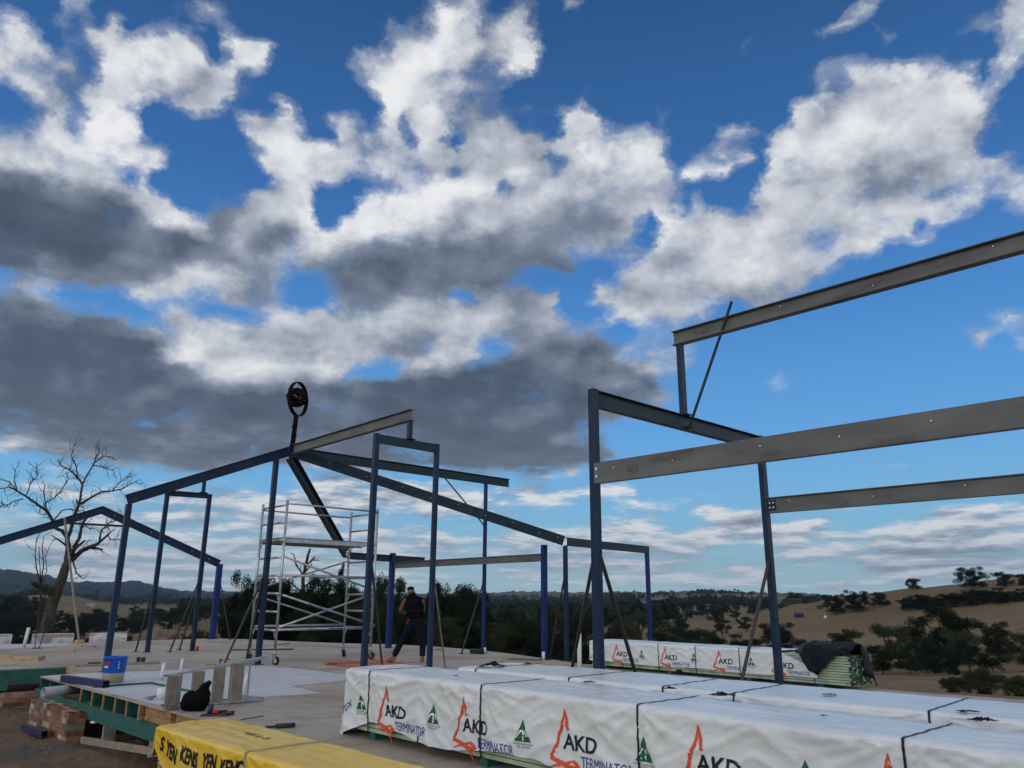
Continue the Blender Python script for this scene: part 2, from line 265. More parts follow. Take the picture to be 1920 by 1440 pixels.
# ------------------------------------------------------------------ helpers
A2 = Vector((math.cos(math.radians(43)), math.sin(math.radians(43)), 0)); B2 = Vector((A2.y, -A2.x, 0)); ZUP = Vector((0, 0, 1))
rnd = random.Random(7); HAZE = 7e-5
ORG = {}
class MB:
    def __init__(s): s.v = []; s.f = []; s.m = []; s.sm = []
    def add(s, vs, fs, mi=0, smooth=False):
        o = len(s.v); s.v += [tuple(x) for x in vs]; s.f += [tuple(i+o for i in f) for f in fs]; s.m += [mi]*len(fs); s.sm += [smooth]*len(fs); return s
    def box(s, c, ex, ey, ez, mi=0):       # ex, ey, ez: half extent vectors
        c = Vector(c); vs = [c+a*ex+b*ey+d*ez for d in (-1, 1) for b in (-1, 1) for a in (-1, 1)]
        return s.add(vs, [(0, 2, 3, 1), (4, 5, 7, 6), (0, 1, 5, 4), (2, 6, 7, 3), (0, 4, 6, 2), (1, 3, 7, 5)], mi)
    def abox(s, x0, y0, z0, x1, y1, z1, mi=0):
        return s.box(((x0+x1)/2, (y0+y1)/2, (z0+z1)/2), Vector((abs(x1-x0)/2, 0, 0)), Vector((0, abs(y1-y0)/2, 0)), Vector((0, 0, abs(z1-z0)/2)), mi)
    def frame(s, p, q, up=None):
        p, q = Vector(p), Vector(q); d = (q-p); L = d.length; d = d/L
        up = Vector(up) if up is not None else ZUP
        if abs(d.dot(up)) > .98: up = A2
        sx = d.cross(up).normalized(); uz = sx.cross(d).normalized()
        return p, q, d, L, sx, uz
    def bar(s, p, q, w, h, up=None, mi=0):
        p, q, d, L, sx, uz = s.frame(p, q, up); return s.box((p+q)/2, d*L/2, sx*w/2, uz*h/2, mi)
    def ibeam(s, p, q, h, w, tf=.010, tw=.007, mi=0, drop=True):   # p, q on the top face centre line
        p, q, d, L, sx, uz = s.frame(p, q); c = (p+q)/2
        s.box(c-uz*tf/2, d*L/2, sx*w/2, uz*tf/2, mi); s.box(c-uz*(h-tf/2), d*L/2, sx*w/2, uz*tf/2, mi)
        return s.box(c-uz*h/2, d*(L/2-.0005), sx*tw/2, uz*(h/2-tf), mi)
    def channel(s, p, q, h, w, side, tf=.012, tw=.008, mi=0):      # flat web towards `side`
        p, q, d, L, sx, uz = s.frame(p, q); c = (p+q)/2
        if sx.dot(side) < 0: sx = -sx
        s.box(c-uz*tf/2, d*L/2, sx*w/2, uz*tf/2, mi); s.box(c-uz*(h-tf/2), d*L/2, sx*w/2, uz*tf/2, mi)
        return s.box(c-uz*h/2+sx*(w/2-tw/2-.001), d*(L/2-.0005), sx*tw/2, uz*(h/2-tf), mi)
    def tube(s, pts, rad, n=8, mi=0, caps=True, smooth=True):
        pts = [Vector(p) for p in pts]; rad = rad if hasattr(rad, '__len__') else [rad]*len(pts)
        ref = None; rings = []
        for i, p in enumerate(pts):
            d = (pts[min(i+1, len(pts)-1)]-pts[max(i-1, 0)]).normalized()
            if ref is None: ref = d.orthogonal().normalized()
            ref = (ref-d*ref.dot(d)); ref = ref.normalized() if ref.length > 1e-5 else d.orthogonal().normalized()
            b = d.cross(ref); rings.append([p+(ref*math.cos(2*math.pi*k/n)+b*math.sin(2*math.pi*k/n))*rad[i] for k in range(n)])
        vs = [x for r in rings for x in r]; fs = []
        for i in range(len(pts)-1):
            for k in range(n):
                k2 = (k+1) % n; fs.append((i*n+k, i*n+k2, (i+1)*n+k2, (i+1)*n+k))
        s.add(vs, fs, mi, smooth)
        if caps and n > 3:
            o = len(s.v)-len(vs); s.f += [tuple(o+k for k in reversed(range(n))), tuple(o+(len(pts)-1)*n+k for k in range(n))]; s.m += [mi]*2; s.sm += [False]*2
        return s
    def hollow(s, p, q, r0, r1, n=20, mi=0):     # open pipe with wall thickness
        p, q = Vector(p), Vector(q); d = (q-p).normalized(); a = d.orthogonal().normalized(); b = d.cross(a); vs = []
        for c, r in ((p, r0), (q, r0), (q, r1), (p, r1)): vs += [c+(a*math.cos(2*math.pi*k/n)+b*math.sin(2*math.pi*k/n))*r for k in range(n)]
        fs = [(j*n+k, j*n+(k+1) % n, ((j+1) % 4)*n+(k+1) % n, ((j+1) % 4)*n+k) for j in range(4) for k in range(n)]
        return s.add(vs, fs, mi, True)
    def grid(s, rows, mi=0, smooth=True, close=False):
        n = len(rows[0]); o = [x for r in rows for x in r]; fs = []
        for i in range(len(rows)-1):
            for k in range(n if close else n-1):
                k2 = (k+1) % n; fs.append((i*n+k, i*n+k2, (i+1)*n+k2, (i+1)*n+k))
        return s.add(o, fs, mi, smooth)
    def build(s, name, mats, parent=None, loc=None, bevel=0.0):
        me = bpy.data.meshes.new(name); org = Vector((0, 0, 0))
        if parent is not None: org = ORG[parent.name]
        elif loc is not None: org = Vector(loc)
        me.from_pydata([(x[0]-org.x, x[1]-org.y, x[2]-org.z) for x in s.v], [], s.f)
        mats = mats if isinstance(mats, (list, tuple)) else [mats]
        for m in mats: me.materials.append(m)
        if len(mats) > 1: me.polygons.foreach_set('material_index', s.m)
        me.polygons.foreach_set('use_smooth', s.sm); me.update()
        o = bpy.data.objects.new(name, me); col.objects.link(o); o.location = org if parent is None else (0, 0, 0)
        if parent is not None: o.parent = parent
        ORG[o.name] = org
        if bevel:
            b = o.modifiers.new('bevel', 'BEVEL'); b.width = bevel; b.segments = 2; b.limit_method = 'ANGLE'
        return o
def thing(name, label, cat, loc=(0, 0, 0), group=None):
    o = bpy.data.objects.new(name, None); col.objects.link(o); o.location = loc; o.empty_display_size = .3
    ORG[o.name] = Vector(loc); o['label'] = label; o['category'] = cat
    if group: o['group'] = group
    return o
def tag(o, label, cat, group=None):
    o['label'] = label; o['category'] = cat
    if group: o['group'] = group
    return o
def struct(o): o['kind'] = 'structure'; return o

# ------------------------------------------------------------------ materials
def mat(name, base, rough=.6, metal=0.0, c2=None, scale=4.0, detail=6, bump=0.0, bscale=None, lo=.35, hi=.65, spec=.3, sss=0.0, stretch=None, c3=None, s3=1.5, coat=0.0):
    m = bpy.data.materials.new(name); m.use_nodes = True; nt = m.node_tree; N = nt.nodes; L = nt.links
    b = N['Principled BSDF']; b.inputs['Roughness'].default_value = rough; b.inputs['Metallic'].default_value = metal
    b.inputs['Specular IOR Level'].default_value = spec; b.inputs['Base Color'].default_value = (*base, 1); b.inputs['Coat Weight'].default_value = coat
    tc = N.new('ShaderNodeTexCoord'); vec = tc.outputs['Object']
    if stretch:
        mp = N.new('ShaderNodeMapping'); mp.inputs['Scale'].default_value = stretch; L.new(vec, mp.inputs[0]); vec = mp.outputs[0]
    last = None
    def noise_mix(c_a, c_b, sc, det, lo, hi):
        nz = N.new('ShaderNodeTexNoise'); nz.inputs['Scale'].default_value = sc; nz.inputs['Detail'].default_value = det; L.new(vec, nz.inputs['Vector'])
        mr = N.new('ShaderNodeMapRange'); mr.inputs[1].default_value = lo; mr.inputs[2].default_value = hi; L.new(nz.outputs['Fac'], mr.inputs[0])
        mx = N.new('ShaderNodeMix'); mx.data_type = 'RGBA'; L.new(mr.outputs[0], mx.inputs[0])
        for k, c in ((6, c_a), (7, c_b)):
            if isinstance(c, tuple): mx.inputs[k].default_value = (*c, 1)
            else: L.new(c, mx.inputs[k])
        return mx.outputs[2]
    if c2: last = noise_mix(base, c2, scale, detail, lo, hi)
    if c3: last = noise_mix(last or base, c3, s3, 5, .55, .75)
    if last: L.new(last, b.inputs['Base Color'])
    if bump:
        nz = N.new('ShaderNodeTexNoise'); nz.inputs['Scale'].default_value = bscale or scale*3; nz.inputs['Detail'].default_value = 6; L.new(vec, nz.inputs['Vector'])
        bp = N.new('ShaderNodeBump'); bp.inputs['Strength'].default_value = 1.0; bp.inputs['Distance'].default_value = bump; L.new(nz.outputs['Fac'], bp.inputs['Height']); L.new(bp.outputs[0], b.inputs['Normal'])
    return m
M_navy = mat('navy_painted_steel', (.008, .026, .068), .36, .0, (.006, .018, .046), 3, bump=.001, bscale=30, c3=(.02, .036, .058), s3=5, spec=.28)
M_slate = mat('slate_painted_steel', (.014, .033, .050), .38, .0, (.010, .024, .038), 2.5, bump=.001, bscale=30, c3=(.03, .047, .058), s3=4, spec=.28)
M_blue = mat('bright_blue_painted_steel', (.009, .028, .145), .35, .0, (.007, .02, .10), 3, bump=.001, bscale=30, spec=.28)
M_grey = mat('grey_primed_steel', (.150, .152, .148), .5, .0, (.110, .113, .112), 1.6, 8, bump=.001, bscale=20, c3=(.07, .062, .05), s3=1.3, stretch=(1, 1, 3))
M_black = mat('black_brace_steel', (.030, .029, .032), .5, .1, (.05, .042, .038), 8)
M_rust = mat('rusted_steel', (.022, .009, .007), .75, .1, (.009, .005, .004), 12, bump=.003, bscale=60, spec=.05)
M_alu = mat('scuffed_aluminium', (.50, .51, .53), .35, .75, (.34, .35, .37), 10, bump=.0006, bscale=60)
M_mark = mat('faint_black_marker', (.075, .075, .072), .7)
M_boltsky = mat('pale_bolt_sky', (.62, .63, .62), .35, .3)  # pale colour of the sky showing through bolt holes
M_ply = mat('flooring_sheet', (.46, .375, .305), .62, 0, (.38, .315, .26), 1.1, 10, bump=.0015, bscale=30, c3=(.29, .245, .21), s3=.7)
def ply_mat():
    m = bpy.data.materials.new('flooring_sheet'); m.use_nodes = True; nt = m.node_tree; N = nt.nodes; L = nt.links; b = N['Principled BSDF']; b.inputs['Roughness'].default_value = .6; b.inputs['Specular IOR Level'].default_value = .35
    g = N.new('ShaderNodeNewGeometry'); mp = N.new('ShaderNodeMapping'); mp.inputs['Rotation'].default_value = (0, 0, math.radians(45.5)); L.new(g.outputs['Position'], mp.inputs[0])
    bk = N.new('ShaderNodeTexBrick'); bk.inputs['Scale'].default_value = 1.0; bk.inputs['Brick Width'].default_value = 3.6; bk.inputs['Row Height'].default_value = .9; bk.inputs['Mortar Size'].default_value = .004; bk.inputs['Mortar Smooth'].default_value = 0
    bk.inputs['Color1'].default_value = (.425, .36, .305, 1); bk.inputs['Color2'].default_value = (.36, .31, .265, 1); bk.inputs['Mortar'].default_value = (.10, .085, .075, 1); L.new(mp.outputs[0], bk.inputs[0])
    def nz(sc, det, r=.6, v=None):
        n = N.new('ShaderNodeTexNoise'); n.inputs['Scale'].default_value = sc; n.inputs['Detail'].default_value = det; n.inputs['Roughness'].default_value = r; L.new(v or g.outputs['Position'], n.inputs[0]); return n.outputs[0]
    cur = bk.outputs[0]
    st = N.new('ShaderNodeMapping'); st.inputs['Scale'].default_value = (6, .6, 1); L.new(mp.outputs[0], st.inputs[0])
    for f, lo, hi, amt, c in ((nz(.45, 8), .46, .62, .8, (.66, .61, .56)), (nz(1.7, 9, .7), .52, .68, .6, (.52, .46, .42)), (nz(6, 8, .7), .52, .75, .45, (.58, .54, .50)), (nz(1.4, 6, .6, st.outputs[0]), .50, .66, .5, (.62, .57, .53)), (nz(28, 3, .5), .66, .74, .6, (.40, .34, .30))):
        mr = N.new('ShaderNodeMapRange'); mr.inputs[1].default_value = lo; mr.inputs[2].default_value = hi; mr.inputs[4].default_value = amt; L.new(f, mr.inputs[0])
        mx = N.new('ShaderNodeMix'); mx.data_type = 'RGBA'; mx.blend_type = 'MULTIPLY'; L.new(mr.outputs[0], mx.inputs[0]); L.new(cur, mx.inputs[6]); mx.inputs[7].default_value = (*c, 1); cur = mx.outputs[2]
    L.new(cur, b.inputs['Base Color']); bp = N.new('ShaderNodeBump'); bp.inputs['Distance'].default_value = .003; L.new(nz(20, 6), bp.inputs['Height']); L.new(bp.outputs[0], b.inputs['Normal']); return m
M_ply = ply_mat()
M_sheet = mat('pale_wet_area_sheet', (.53, .53, .56), .5, 0, (.45, .455, .49), 1.3, 8, c3=(.36, .38, .42), s3=1.1)
M_green = mat('green_treated_timber', (.030, .125, .105), .6, 0, (.018, .085, .072), 5, 8, bump=.002, bscale=40, stretch=(1, 1, 4))
M_pine = mat('raw_pine', (.46, .34, .20), .65, 0, (.36, .25, .14), 6, 8, bump=.001, bscale=50, stretch=(1, 1, 5), c3=(.2, .13, .07), s3=6)
M_tan = mat('tan_blocking_timber', (.42, .255, .125), .65, 0, (.31, .175, .08), 5, 8, bump=.001, bscale=40, stretch=(1, 1, 5), c3=(.12, .06, .03), s3=7)
M_oldwood = mat('weathered_timber', (.30, .255, .20), .8, 0, (.20, .17, .135), 7, 8, bump=.002, bscale=60)
M_board = mat('pale_green_board', (.40, .50, .36), .6, 0, (.29, .38, .28), 5, 8, bump=.001, bscale=40, c3=(.17, .25, .15), s3=5)
M_bend = mat('dark_green_board_end', (.022, .085, .06), .75, 0, (.012, .045, .038), 14, 5)
M_bendb = mat('green_board_end', (.035, .13, .09), .75, 0, (.02, .075, .055), 18, 5)
M_strap = mat('black_strap', (.012, .013, .016), .4)
M_tarp = mat('black_plastic_tarp', (.004, .005, .010), .32, 0, (.010, .011, .018), 8, bump=.03, bscale=12, spec=.10)
M_bag = mat('black_cloth', (.006, .006, .007), .85, 0, bump=.002, bscale=60, spec=.05)
M_rubber = mat('dark_rubber', (.02, .02, .02), .7, spec=.05)
M_pvc = mat('white_pvc', (.68, .71, .74), .4, 0, (.58, .61, .64), 5)
M_grpvc = mat('grey_pvc', (.34, .36, .41), .4, 0, (.28, .30, .35), 5)
M_purple = mat('dark_violet_painted_steel', (.035, .035, .105), .42, 0, (.022, .022, .06), 6)
M_bblue = mat('blue_bucket_plastic', (.008, .11, .50), .4, 0, (.007, .085, .40), 5)
M_cream = mat('cream_plastic', (.46, .42, .30), .5, 0, (.38, .34, .24), 7)
M_red = mat('red_plastic', (.45, .02, .015), .5)
M_white = mat('white_label', (.7, .7, .7), .5)
M_orange = mat('orange_cord', (.55, .085, .03), .5)
M_conc = mat('pale_concrete', (.36, .36, .34), .85, 0, (.25, .25, .24), 6, 8, bump=.004, bscale=40)
M_rock = mat('brown_rock', (.20, .145, .10), .9, 0, (.11, .08, .06), 2.5, 9, bump=.05, bscale=3)
M_bark = mat('grey_dead_bark', (.085, .076, .066), .9, 0, (.04, .033, .029), 5, 8, bump=.02, bscale=14, stretch=(1, 1, .35), spec=.05)
M_dbark = mat('dark_bark', (.075, .06, .048), .9, 0, (.035, .028, .024), 6, 8, bump=.01, bscale=12, spec=.05)
M_skin = mat('skin', (.17, .075, .05), .5, 0, (.14, .06, .04), 9)
M_vest = mat('black_shirt_cloth', (.004, .004, .005), .9, 0, (.008, .008, .010), 12, bump=.004, bscale=25, spec=.05)
M_jean = mat('navy_trouser_cloth', (.006, .008, .016), .9, 0, (.011, .014, .026), 12, bump=.004, bscale=25, spec=.05)
M_boot = mat('tan_boot_leather', (.26, .16, .07), .7, 0, (.18, .11, .05), 15, spec=.05)
M_hair = mat('brown_hair', (.05, .028, .016), .8)
M_ink_r = mat('red_print', (.62, .085, .035), .45)
M_ink_k = mat('black_print', (.012, .012, .018), .45)
M_ink_b = mat('blue_print', (.035, .03, .27), .45)
M_ink_g = mat('green_print', (.008, .12, .055), .45)
M_ink_w = mat('white_print', (.78, .80, .80), .45)
M_brickp = mat('pink_brick_in_film', (.42, .33, .34), .45, 0, (.30, .22, .22), 5, 4, bump=.004, bscale=20)
M_film = mat('clear_film', (.55, .55, .58), .25, 0, (.38, .34, .36), 4, 5, bump=.01, bscale=12)
def film_mat(name, c, c2, bumpd, rough, bsc=7.0):
    m = bpy.data.materials.new(name); m.use_nodes = True; nt = m.node_tree; N = nt.nodes; L = nt.links; b = N['Principled BSDF']
    tc = N.new('ShaderNodeTexCoord'); n1 = N.new('ShaderNodeTexNoise'); n1.inputs['Scale'].default_value = 1.7; n1.inputs['Detail'].default_value = 8; L.new(tc.outputs['Object'], n1.inputs[0])
    mr = N.new('ShaderNodeMapRange'); mr.inputs[1].default_value = .35; mr.inputs[2].default_value = .7; L.new(n1.outputs[0], mr.inputs[0])
    mx = N.new('ShaderNodeMix'); mx.data_type = 'RGBA'; mx.inputs[6].default_value = (*c, 1); mx.inputs[7].default_value = (*c2, 1); L.new(mr.outputs[0], mx.inputs[0]); L.new(mx.outputs[2], b.inputs['Base Color'])
    b.inputs['Roughness'].default_value = rough
    n2 = N.new('ShaderNodeTexNoise'); n2.inputs['Scale'].default_value = bsc; n2.inputs['Detail'].default_value = 5; n2.inputs['Distortion'].default_value = .8; L.new(tc.outputs['Object'], n2.inputs[0])
    n3 = N.new('ShaderNodeTexNoise'); n3.noise_type = 'RIDGED_MULTIFRACTAL'; n3.inputs['Scale'].default_value = bsc*.55; n3.inputs['Detail'].default_value = 3; n3.inputs['Distortion'].default_value = .6; L.new(tc.outputs['Object'], n3.inputs[0])
    ad = N.new('ShaderNodeMath'); ad.operation = 'MULTIPLY_ADD'; L.new(n3.outputs[0], ad.inputs[0]); ad.inputs[1].default_value = .25; L.new(n2.outputs[0], ad.inputs[2])
    bp = N.new('ShaderNodeBump'); bp.inputs['Distance'].default_value = bumpd; L.new(ad.outputs[0], bp.inputs['Height']); L.new(bp.outputs[0], b.inputs['Normal'])
    return m
M_wrap = film_mat('white_woven_wrap', (.68, .715, .75), (.60, .64, .68), .012, .27, 6.5)
M_ywrap = film_mat('yellow_film_wrap', (.74, .46, .025), (.80, .56, .09), .012, .22, 9)
M_ytop = film_mat('yellow_film_over_timber', (.66, .53, .15), (.74, .53, .07), .006, .25, 6)

# ------------------------------------------------------------------ ground, valley and hills
TR = [22, 40, 70, 130, 200, 300, 450, 900, 1800, 4500, 8000]
TC = {  # image column -> target image row of the surface at each range from 200 m outwards
 0:    (None, None, 1240, 1228, 1212, 1192, 1172, 1129, 1128, 1071, 1092),
 70:   (None, None, 1240, 1228, 1212, 1192, 1172, 1117, 1126, 1081, 1100),
 130:  (None, None, 1240, 1228, 1212, 1192, 1172, 1117, 1126, 1093, 1100),
 200:  (None, None, 1240, 1228, 1212, 1192, 1174, 1130, 1128, 1095, 1104),
 250:  (None, None, 1240, 1228, 1212, 1192, 1172, 1138, 1129, 1092, 1104),
 300:  (None, None, 1240, 1228, 1212, 1190, 1168, 1144, 1130, 1104, 1108),
 360:  (None, None, 1240, 1228, 1212, 1186, 1157, 1146, 1130, 1112, 1112),
 430:  (None, None, 1240, 1228, 1212, 1184, 1152, 1146, 1131, 1112, 1113),
 600:  (None, None, 1240, 1228, 1212, 1192, 1176, 1152, 1131, 1116, 1116),
 850:  (None, None, 1242, 1230, 1214, 1194, 1176, 1152, 1131, 1116, 1118),
 950:  (None, None, 1245, 1232, 1214, 1192, 1174, 1150, 1129, 1112, 1117),
 1100: (None, None, 1250, 1235, 1214, 1190, 1172, 1150, 1124, 1115, 1116),
 1180: (None, None, 1255, 1237, 1212, 1186, 1168, 1144, 1119, 1113, 1116),
 1250: (None, None, 1260, 1238, 1210, 1182, 1164, 1139, 1117, 1112, 1116),
 1330: (None, None, 1265, 1238, 1206, 1176, 1160, 1136, 1115, 1113, 1117),
 1400: (None, None, 1270, 1238, 1200, 1165, 1152, 1138, 1118, 1114, 1118),
 1500: (None, None, 1276, 1238, 1186, 1133, 1140, 1142, 1122, 1117, 1122),
 1600: (None, None, 1280, 1238, 1178, 1116, 1125, 1135, 1128, 1122, 1126),
 1720: (None, None, 1282, 1236, 1168, 1103, 1115, 1130, 1128, 1124, 1128),
 1800: (None, None, 1283, 1234, 1162, 1097, 1110, 1128, 1128, 1126, 1128),
 1860: (None, None, 1284, 1232, 1156, 1089, 1105, 1126, 1128, 1126, 1128),
 1920: (None, None, 1285, 1230, 1148, 1078, 1100, 1126, 1128, 1126, 1128),
 2100: (None, None, 1288, 1226, 1140, 1062, 1090, 1126, 1128, 1126, 1128),
}
_tk = sorted(TC); _taz = []; _tz = []
for u in _tk:
    x, y = at_range(u, 100); _taz.append(math.atan2(x, y))
    zs = []
    for r, v in zip(TR, TC[u]):
        zs.append({22: -.80, 40: (-1.6 if u < 1000 else -2.4)}[r] if v is None else range_z(u, v, r))
    _tz.append(zs)
_taz = np.array(_taz); _tz = np.array(_tz); _lr = np.log(np.array(TR))
def smooth_interp(x, xs, ys):
    x = min(max(x, xs[0]), xs[-1]); i = min(int(np.searchsorted(xs, x, 'right'))-1, len(xs)-2); i = max(i, 0)
    t = (x-xs[i])/(xs[i+1]-xs[i])
    m = lambda j: (ys[min(j+1, len(ys)-1)]-ys[max(j-1, 0)])/(xs[min(j+1, len(xs)-1)]-xs[max(j-1, 0)])
    h = xs[i+1]-xs[i]; t2, t3 = t*t, t*t*t
    return (2*t3-3*t2+1)*ys[i]+(t3-2*t2+t)*h*m(i)*.6+(-2*t3+3*t2)*ys[i+1]+(t3-t2)*h*m(i+1)*.6
def ground_z(x, y):
    r = max(math.hypot(x, y), 1e-3); az = math.atan2(x, y)
    lr = math.log(r)
    a = abs(az)
    i = int(np.searchsorted(_taz, az))-1; i = max(0, min(i, len(_taz)-2)); t = min(max((az-_taz[i])/(_taz[i+1]-_taz[i]), 0), 1)
    t = t*t*(3-2*t)
    za = smooth_interp(lr, _lr, _tz[i]); zb = smooth_interp(lr, _lr, _tz[i+1]); z = za*(1-t)+zb*t
    if a > 1.0:   # behind the camera the land just rolls
        k = min((a-1.0)/.6, 1); z = z*(1-k)+k*(-.8 if r < 22 else -.8-8*min((r-22)/300, 1))
    if r < 22: z = -.75
    amp = 0.0 if r < 18 else min((r-18)*.004, .5)+min(max(r-900, 0)*.004, 14)
    z += amp*noise.noise((x/28, y/28, 0))*1.0
    if r > 900: z += min((r-900)*.004, 16)*noise.fractal((x/420, y/420, 3), .7, 2.1, 5)
    if 300 < r < 2500: z += 1.8*min((r-300)/600, 1)*noise.noise((x/90, y/90, 5))
    if r < 40: z += .05*noise.fractal((x*1.1, y*1.1, 0), .8, 2.0, 5)*min(r/6, 1)
    return z
def build_ground():
    azs = list(np.linspace(-.80, .80, 640)); azs += list(np.linspace(.80, 2*math.pi-.80, 70))[1:-1]
    rs = [.4]
    while rs[-1] < 9000: rs.append(rs[-1]*(1.035 if rs[-1] > 4 else 1.2)+.0)
    V = []; F = []; att = []
    na = len(azs)
    for r in rs:
        for a in azs:
            x, y = r*math.sin(a), r*math.cos(a); V.append((x, y, ground_z(x, y)))
            soil = 1-min(max((r-24)/10, 0), 1)
            wood = min(max((r-2200)/900, 0), 1)
            if a < -.2: wood = min(max((r-1350)/500, 0), 1)
            if a > -.2 and 900 < r: wood *= min(max(1-(a+.2)/.25, .35), 1)
            att.append((soil, wood, 0, 1))
    for i in range(len(rs)-1):
        for k in range(na):
            k2 = (k+1) % na; F.append((i*na+k, (i+1)*na+k, (i+1)*na+k2, i*na+k2))
    V.append((0, 0, -.75)); c = len(V)-1; att.append((1, 0, 0, 1))
    for k in range(na): F.append((c, k, (k+1) % na))
    me = bpy.data.meshes.new('ground'); me.from_pydata(V, [], F); me.polygons.foreach_set('use_smooth', [True]*len(F))
    ca = me.color_attributes.new('zone', 'FLOAT_COLOR', 'POINT'); ca.data.foreach_set('color', [x for a in att for x in a])
    m = bpy.data.materials.new('soil_and_dry_grass'); m.use_nodes = True; nt = m.node_tree; N = nt.nodes; L = nt.links; b = N['Principled BSDF']; b.inputs['Roughness'].default_value = .95; b.inputs['Specular IOR Level'].default_value = .1
    at = N.new('ShaderNodeAttribute'); at.attribute_name = 'zone'; sp = N.new('ShaderNodeSeparateColor'); L.new(at.outputs['Color'], sp.inputs[0])
    geo = N.new('ShaderNodeNewGeometry')
    def nz(sc, det, rough=.55, st=None):
        n = N.new('ShaderNodeTexNoise'); n.inputs['Scale'].default_value = sc; n.inputs['Detail'].default_value = det; n.inputs['Roughness'].default_value = rough
        if st:
            mp = N.new('ShaderNodeMapping'); mp.inputs['Scale'].default_value = st; L.new(geo.outputs['Position'], mp.inputs[0]); L.new(mp.outputs[0], n.inputs[0])
        else: L.new(geo.outputs['Position'], n.inputs[0])
        return n.outputs['Fac']
    def ramp(f, lo, hi, a, bb):
        mr = N.new('ShaderNodeMapRange'); mr.inputs[1].default_value = lo; mr.inputs[2].default_value = hi; L.new(f, mr.inputs[0])
        mx = N.new('ShaderNodeMix'); mx.data_type = 'RGBA'; L.new(mr.outputs[0], mx.inputs[0])
        for k, c_ in ((6, a), (7, bb)):
            if isinstance(c_, tuple): mx.inputs[k].default_value = (*c_, 1)
            else: L.new(c_, mx.inputs[k])
        return mx.outputs[2]
    grass = ramp(nz(.035, 8, .6), .38, .62, (.165, .118, .062), (.215, .160, .090))
    grass = ramp(nz(.12, 6, .6, (1, 1, 5)), .50, .72, grass, (.135, .092, .055))
    grass = ramp(nz(.9, 6, .7), .45, .8, grass, (.13, .095, .06))
    grass = ramp(nz(.25, 8, .75, (1, 1, 3)), .52, .60, grass, (.150, .105, .062))
    grass = ramp(nz(.05, 9, .7, (1, .4, 6)), .60, .66, grass, (.085, .070, .042))
    grass = ramp(nz(.011, 5, .6), .44, .62, grass, (.125, .090, .052))
    scrub = ramp(nz(.006, 9, .62), .56, .60, grass, (.035, .042, .022))
    forest = ramp(nz(.0018, 8, .6), .64, .76, (.012, .020, .024), (.07, .058, .04))
    forest = ramp(nz(.02, 6, .7), .45, .6, forest, (.009, .015, .018))
    mid = N.new('ShaderNodeMapRange'); mid.inputs[1].default_value = 700; mid.inputs[2].default_value = 1300
    ln = N.new('ShaderNodeVectorMath'); ln.operation = 'LENGTH'; L.new(geo.outputs['Position'], ln.inputs[0]); L.new(ln.outputs['Value'], mid.inputs[0])
    mx0 = N.new('ShaderNodeMix'); mx0.data_type = 'RGBA'; L.new(mid.outputs[0], mx0.inputs[0]); L.new(grass, mx0.inputs[6]); L.new(scrub, mx0.inputs[7])
    mx1 = N.new('ShaderNodeMix'); mx1.data_type = 'RGBA'; L.new(sp.outputs[1], mx1.inputs[0]); L.new(mx0.outputs[2], mx1.inputs[6]); L.new(forest, mx1.inputs[7])
    soil = ramp(nz(1.6, 9, .65), .36, .66, (.175, .115, .078), (.105, .072, .055))
    soil = ramp(nz(9, 5, .6), .55, .75, soil, (.24, .18, .13))
    soil = ramp(nz(.55, 4), .5, .62, soil, (.10, .085, .075))
    mx2 = N.new('ShaderNodeMix'); mx2.data_type = 'RGBA'; L.new(sp.outputs[0], mx2.inputs[0]); L.new(mx1.outputs[2], mx2.inputs[6]); L.new(soil, mx2.inputs[7])
    L.new(mx2.outputs[2], b.inputs['Base Color'])
    bp = N.new('ShaderNodeBump'); bp.inputs['Distance'].default_value = .06; bp.inputs['Strength'].default_value = .8; L.new(nz(7, 8, .65), bp.inputs['Height']); L.new(bp.outputs[0], b.inputs['Normal'])
    me.materials.append(m); me.update()
    o = bpy.data.objects.new('ground', me); col.objects.link(o); struct(o)
build_ground()

# ------------------------------------------------------------------ timber floor platform
def poly_prism(mb, pts, z0, z1, mi=0):
    n = len(pts); vs = [(p[0], p[1], z0) for p in pts]+[(p[0], p[1], z1) for p in pts]
    fs = [tuple(range(n, 2*n)), tuple(reversed(range(n)))]+[(k, (k+1) % n, n+(k+1) % n, n+k) for k in range(n)]
    mb.add(vs, fs, mi)
pz = lambda u, v, z=0: tuple(onz(u, v, z)[:2])
E0 = onz(75, 1268); E1 = onz(381, 1349); EB = (E1-E0).normalized(); EA = Vector((-EB.y, EB.x, 0))
if EA.dot(A2) < 0: EA = -EA
EL = (E1-E0).length
floor = thing('floor_platform', 'raised timber floor platform of beige sheets on green bearers, carrying the steel posts', 'floor', (E0.x, E0.y, 0))
back = [pz(-220, 1212), pz(-60, 1210), pz(130, 1206), pz(300, 1200), pz(400, 1197), pz(480, 1199), pz(560, 1203), pz(640, 1206), pz(730, 1208), pz(800, 1211), pz(900, 1219), pz(960, 1226), pz(1046, 1238)]
right = [(1.72, 18.95), (2.5, 18.95), pz(1640, 1291.5), pz(1920, 1312.5)]; right.append(tuple(np.array(right[-1])+(np.array(right[-1])-np.array(right[-2]))*2))
far_e = E1+EB*11.5
mb = MB(); poly_prism(mb, [(E0.x, E0.y)]+[pz(145, 1262), pz(190, 1261), pz(126, 1249.5), pz(20, 1254), pz(-240, 1262)]+back+right+[(far_e.x, far_e.y)], -.022, 0)
mb.build('floor_sheet', M_ply, floor)
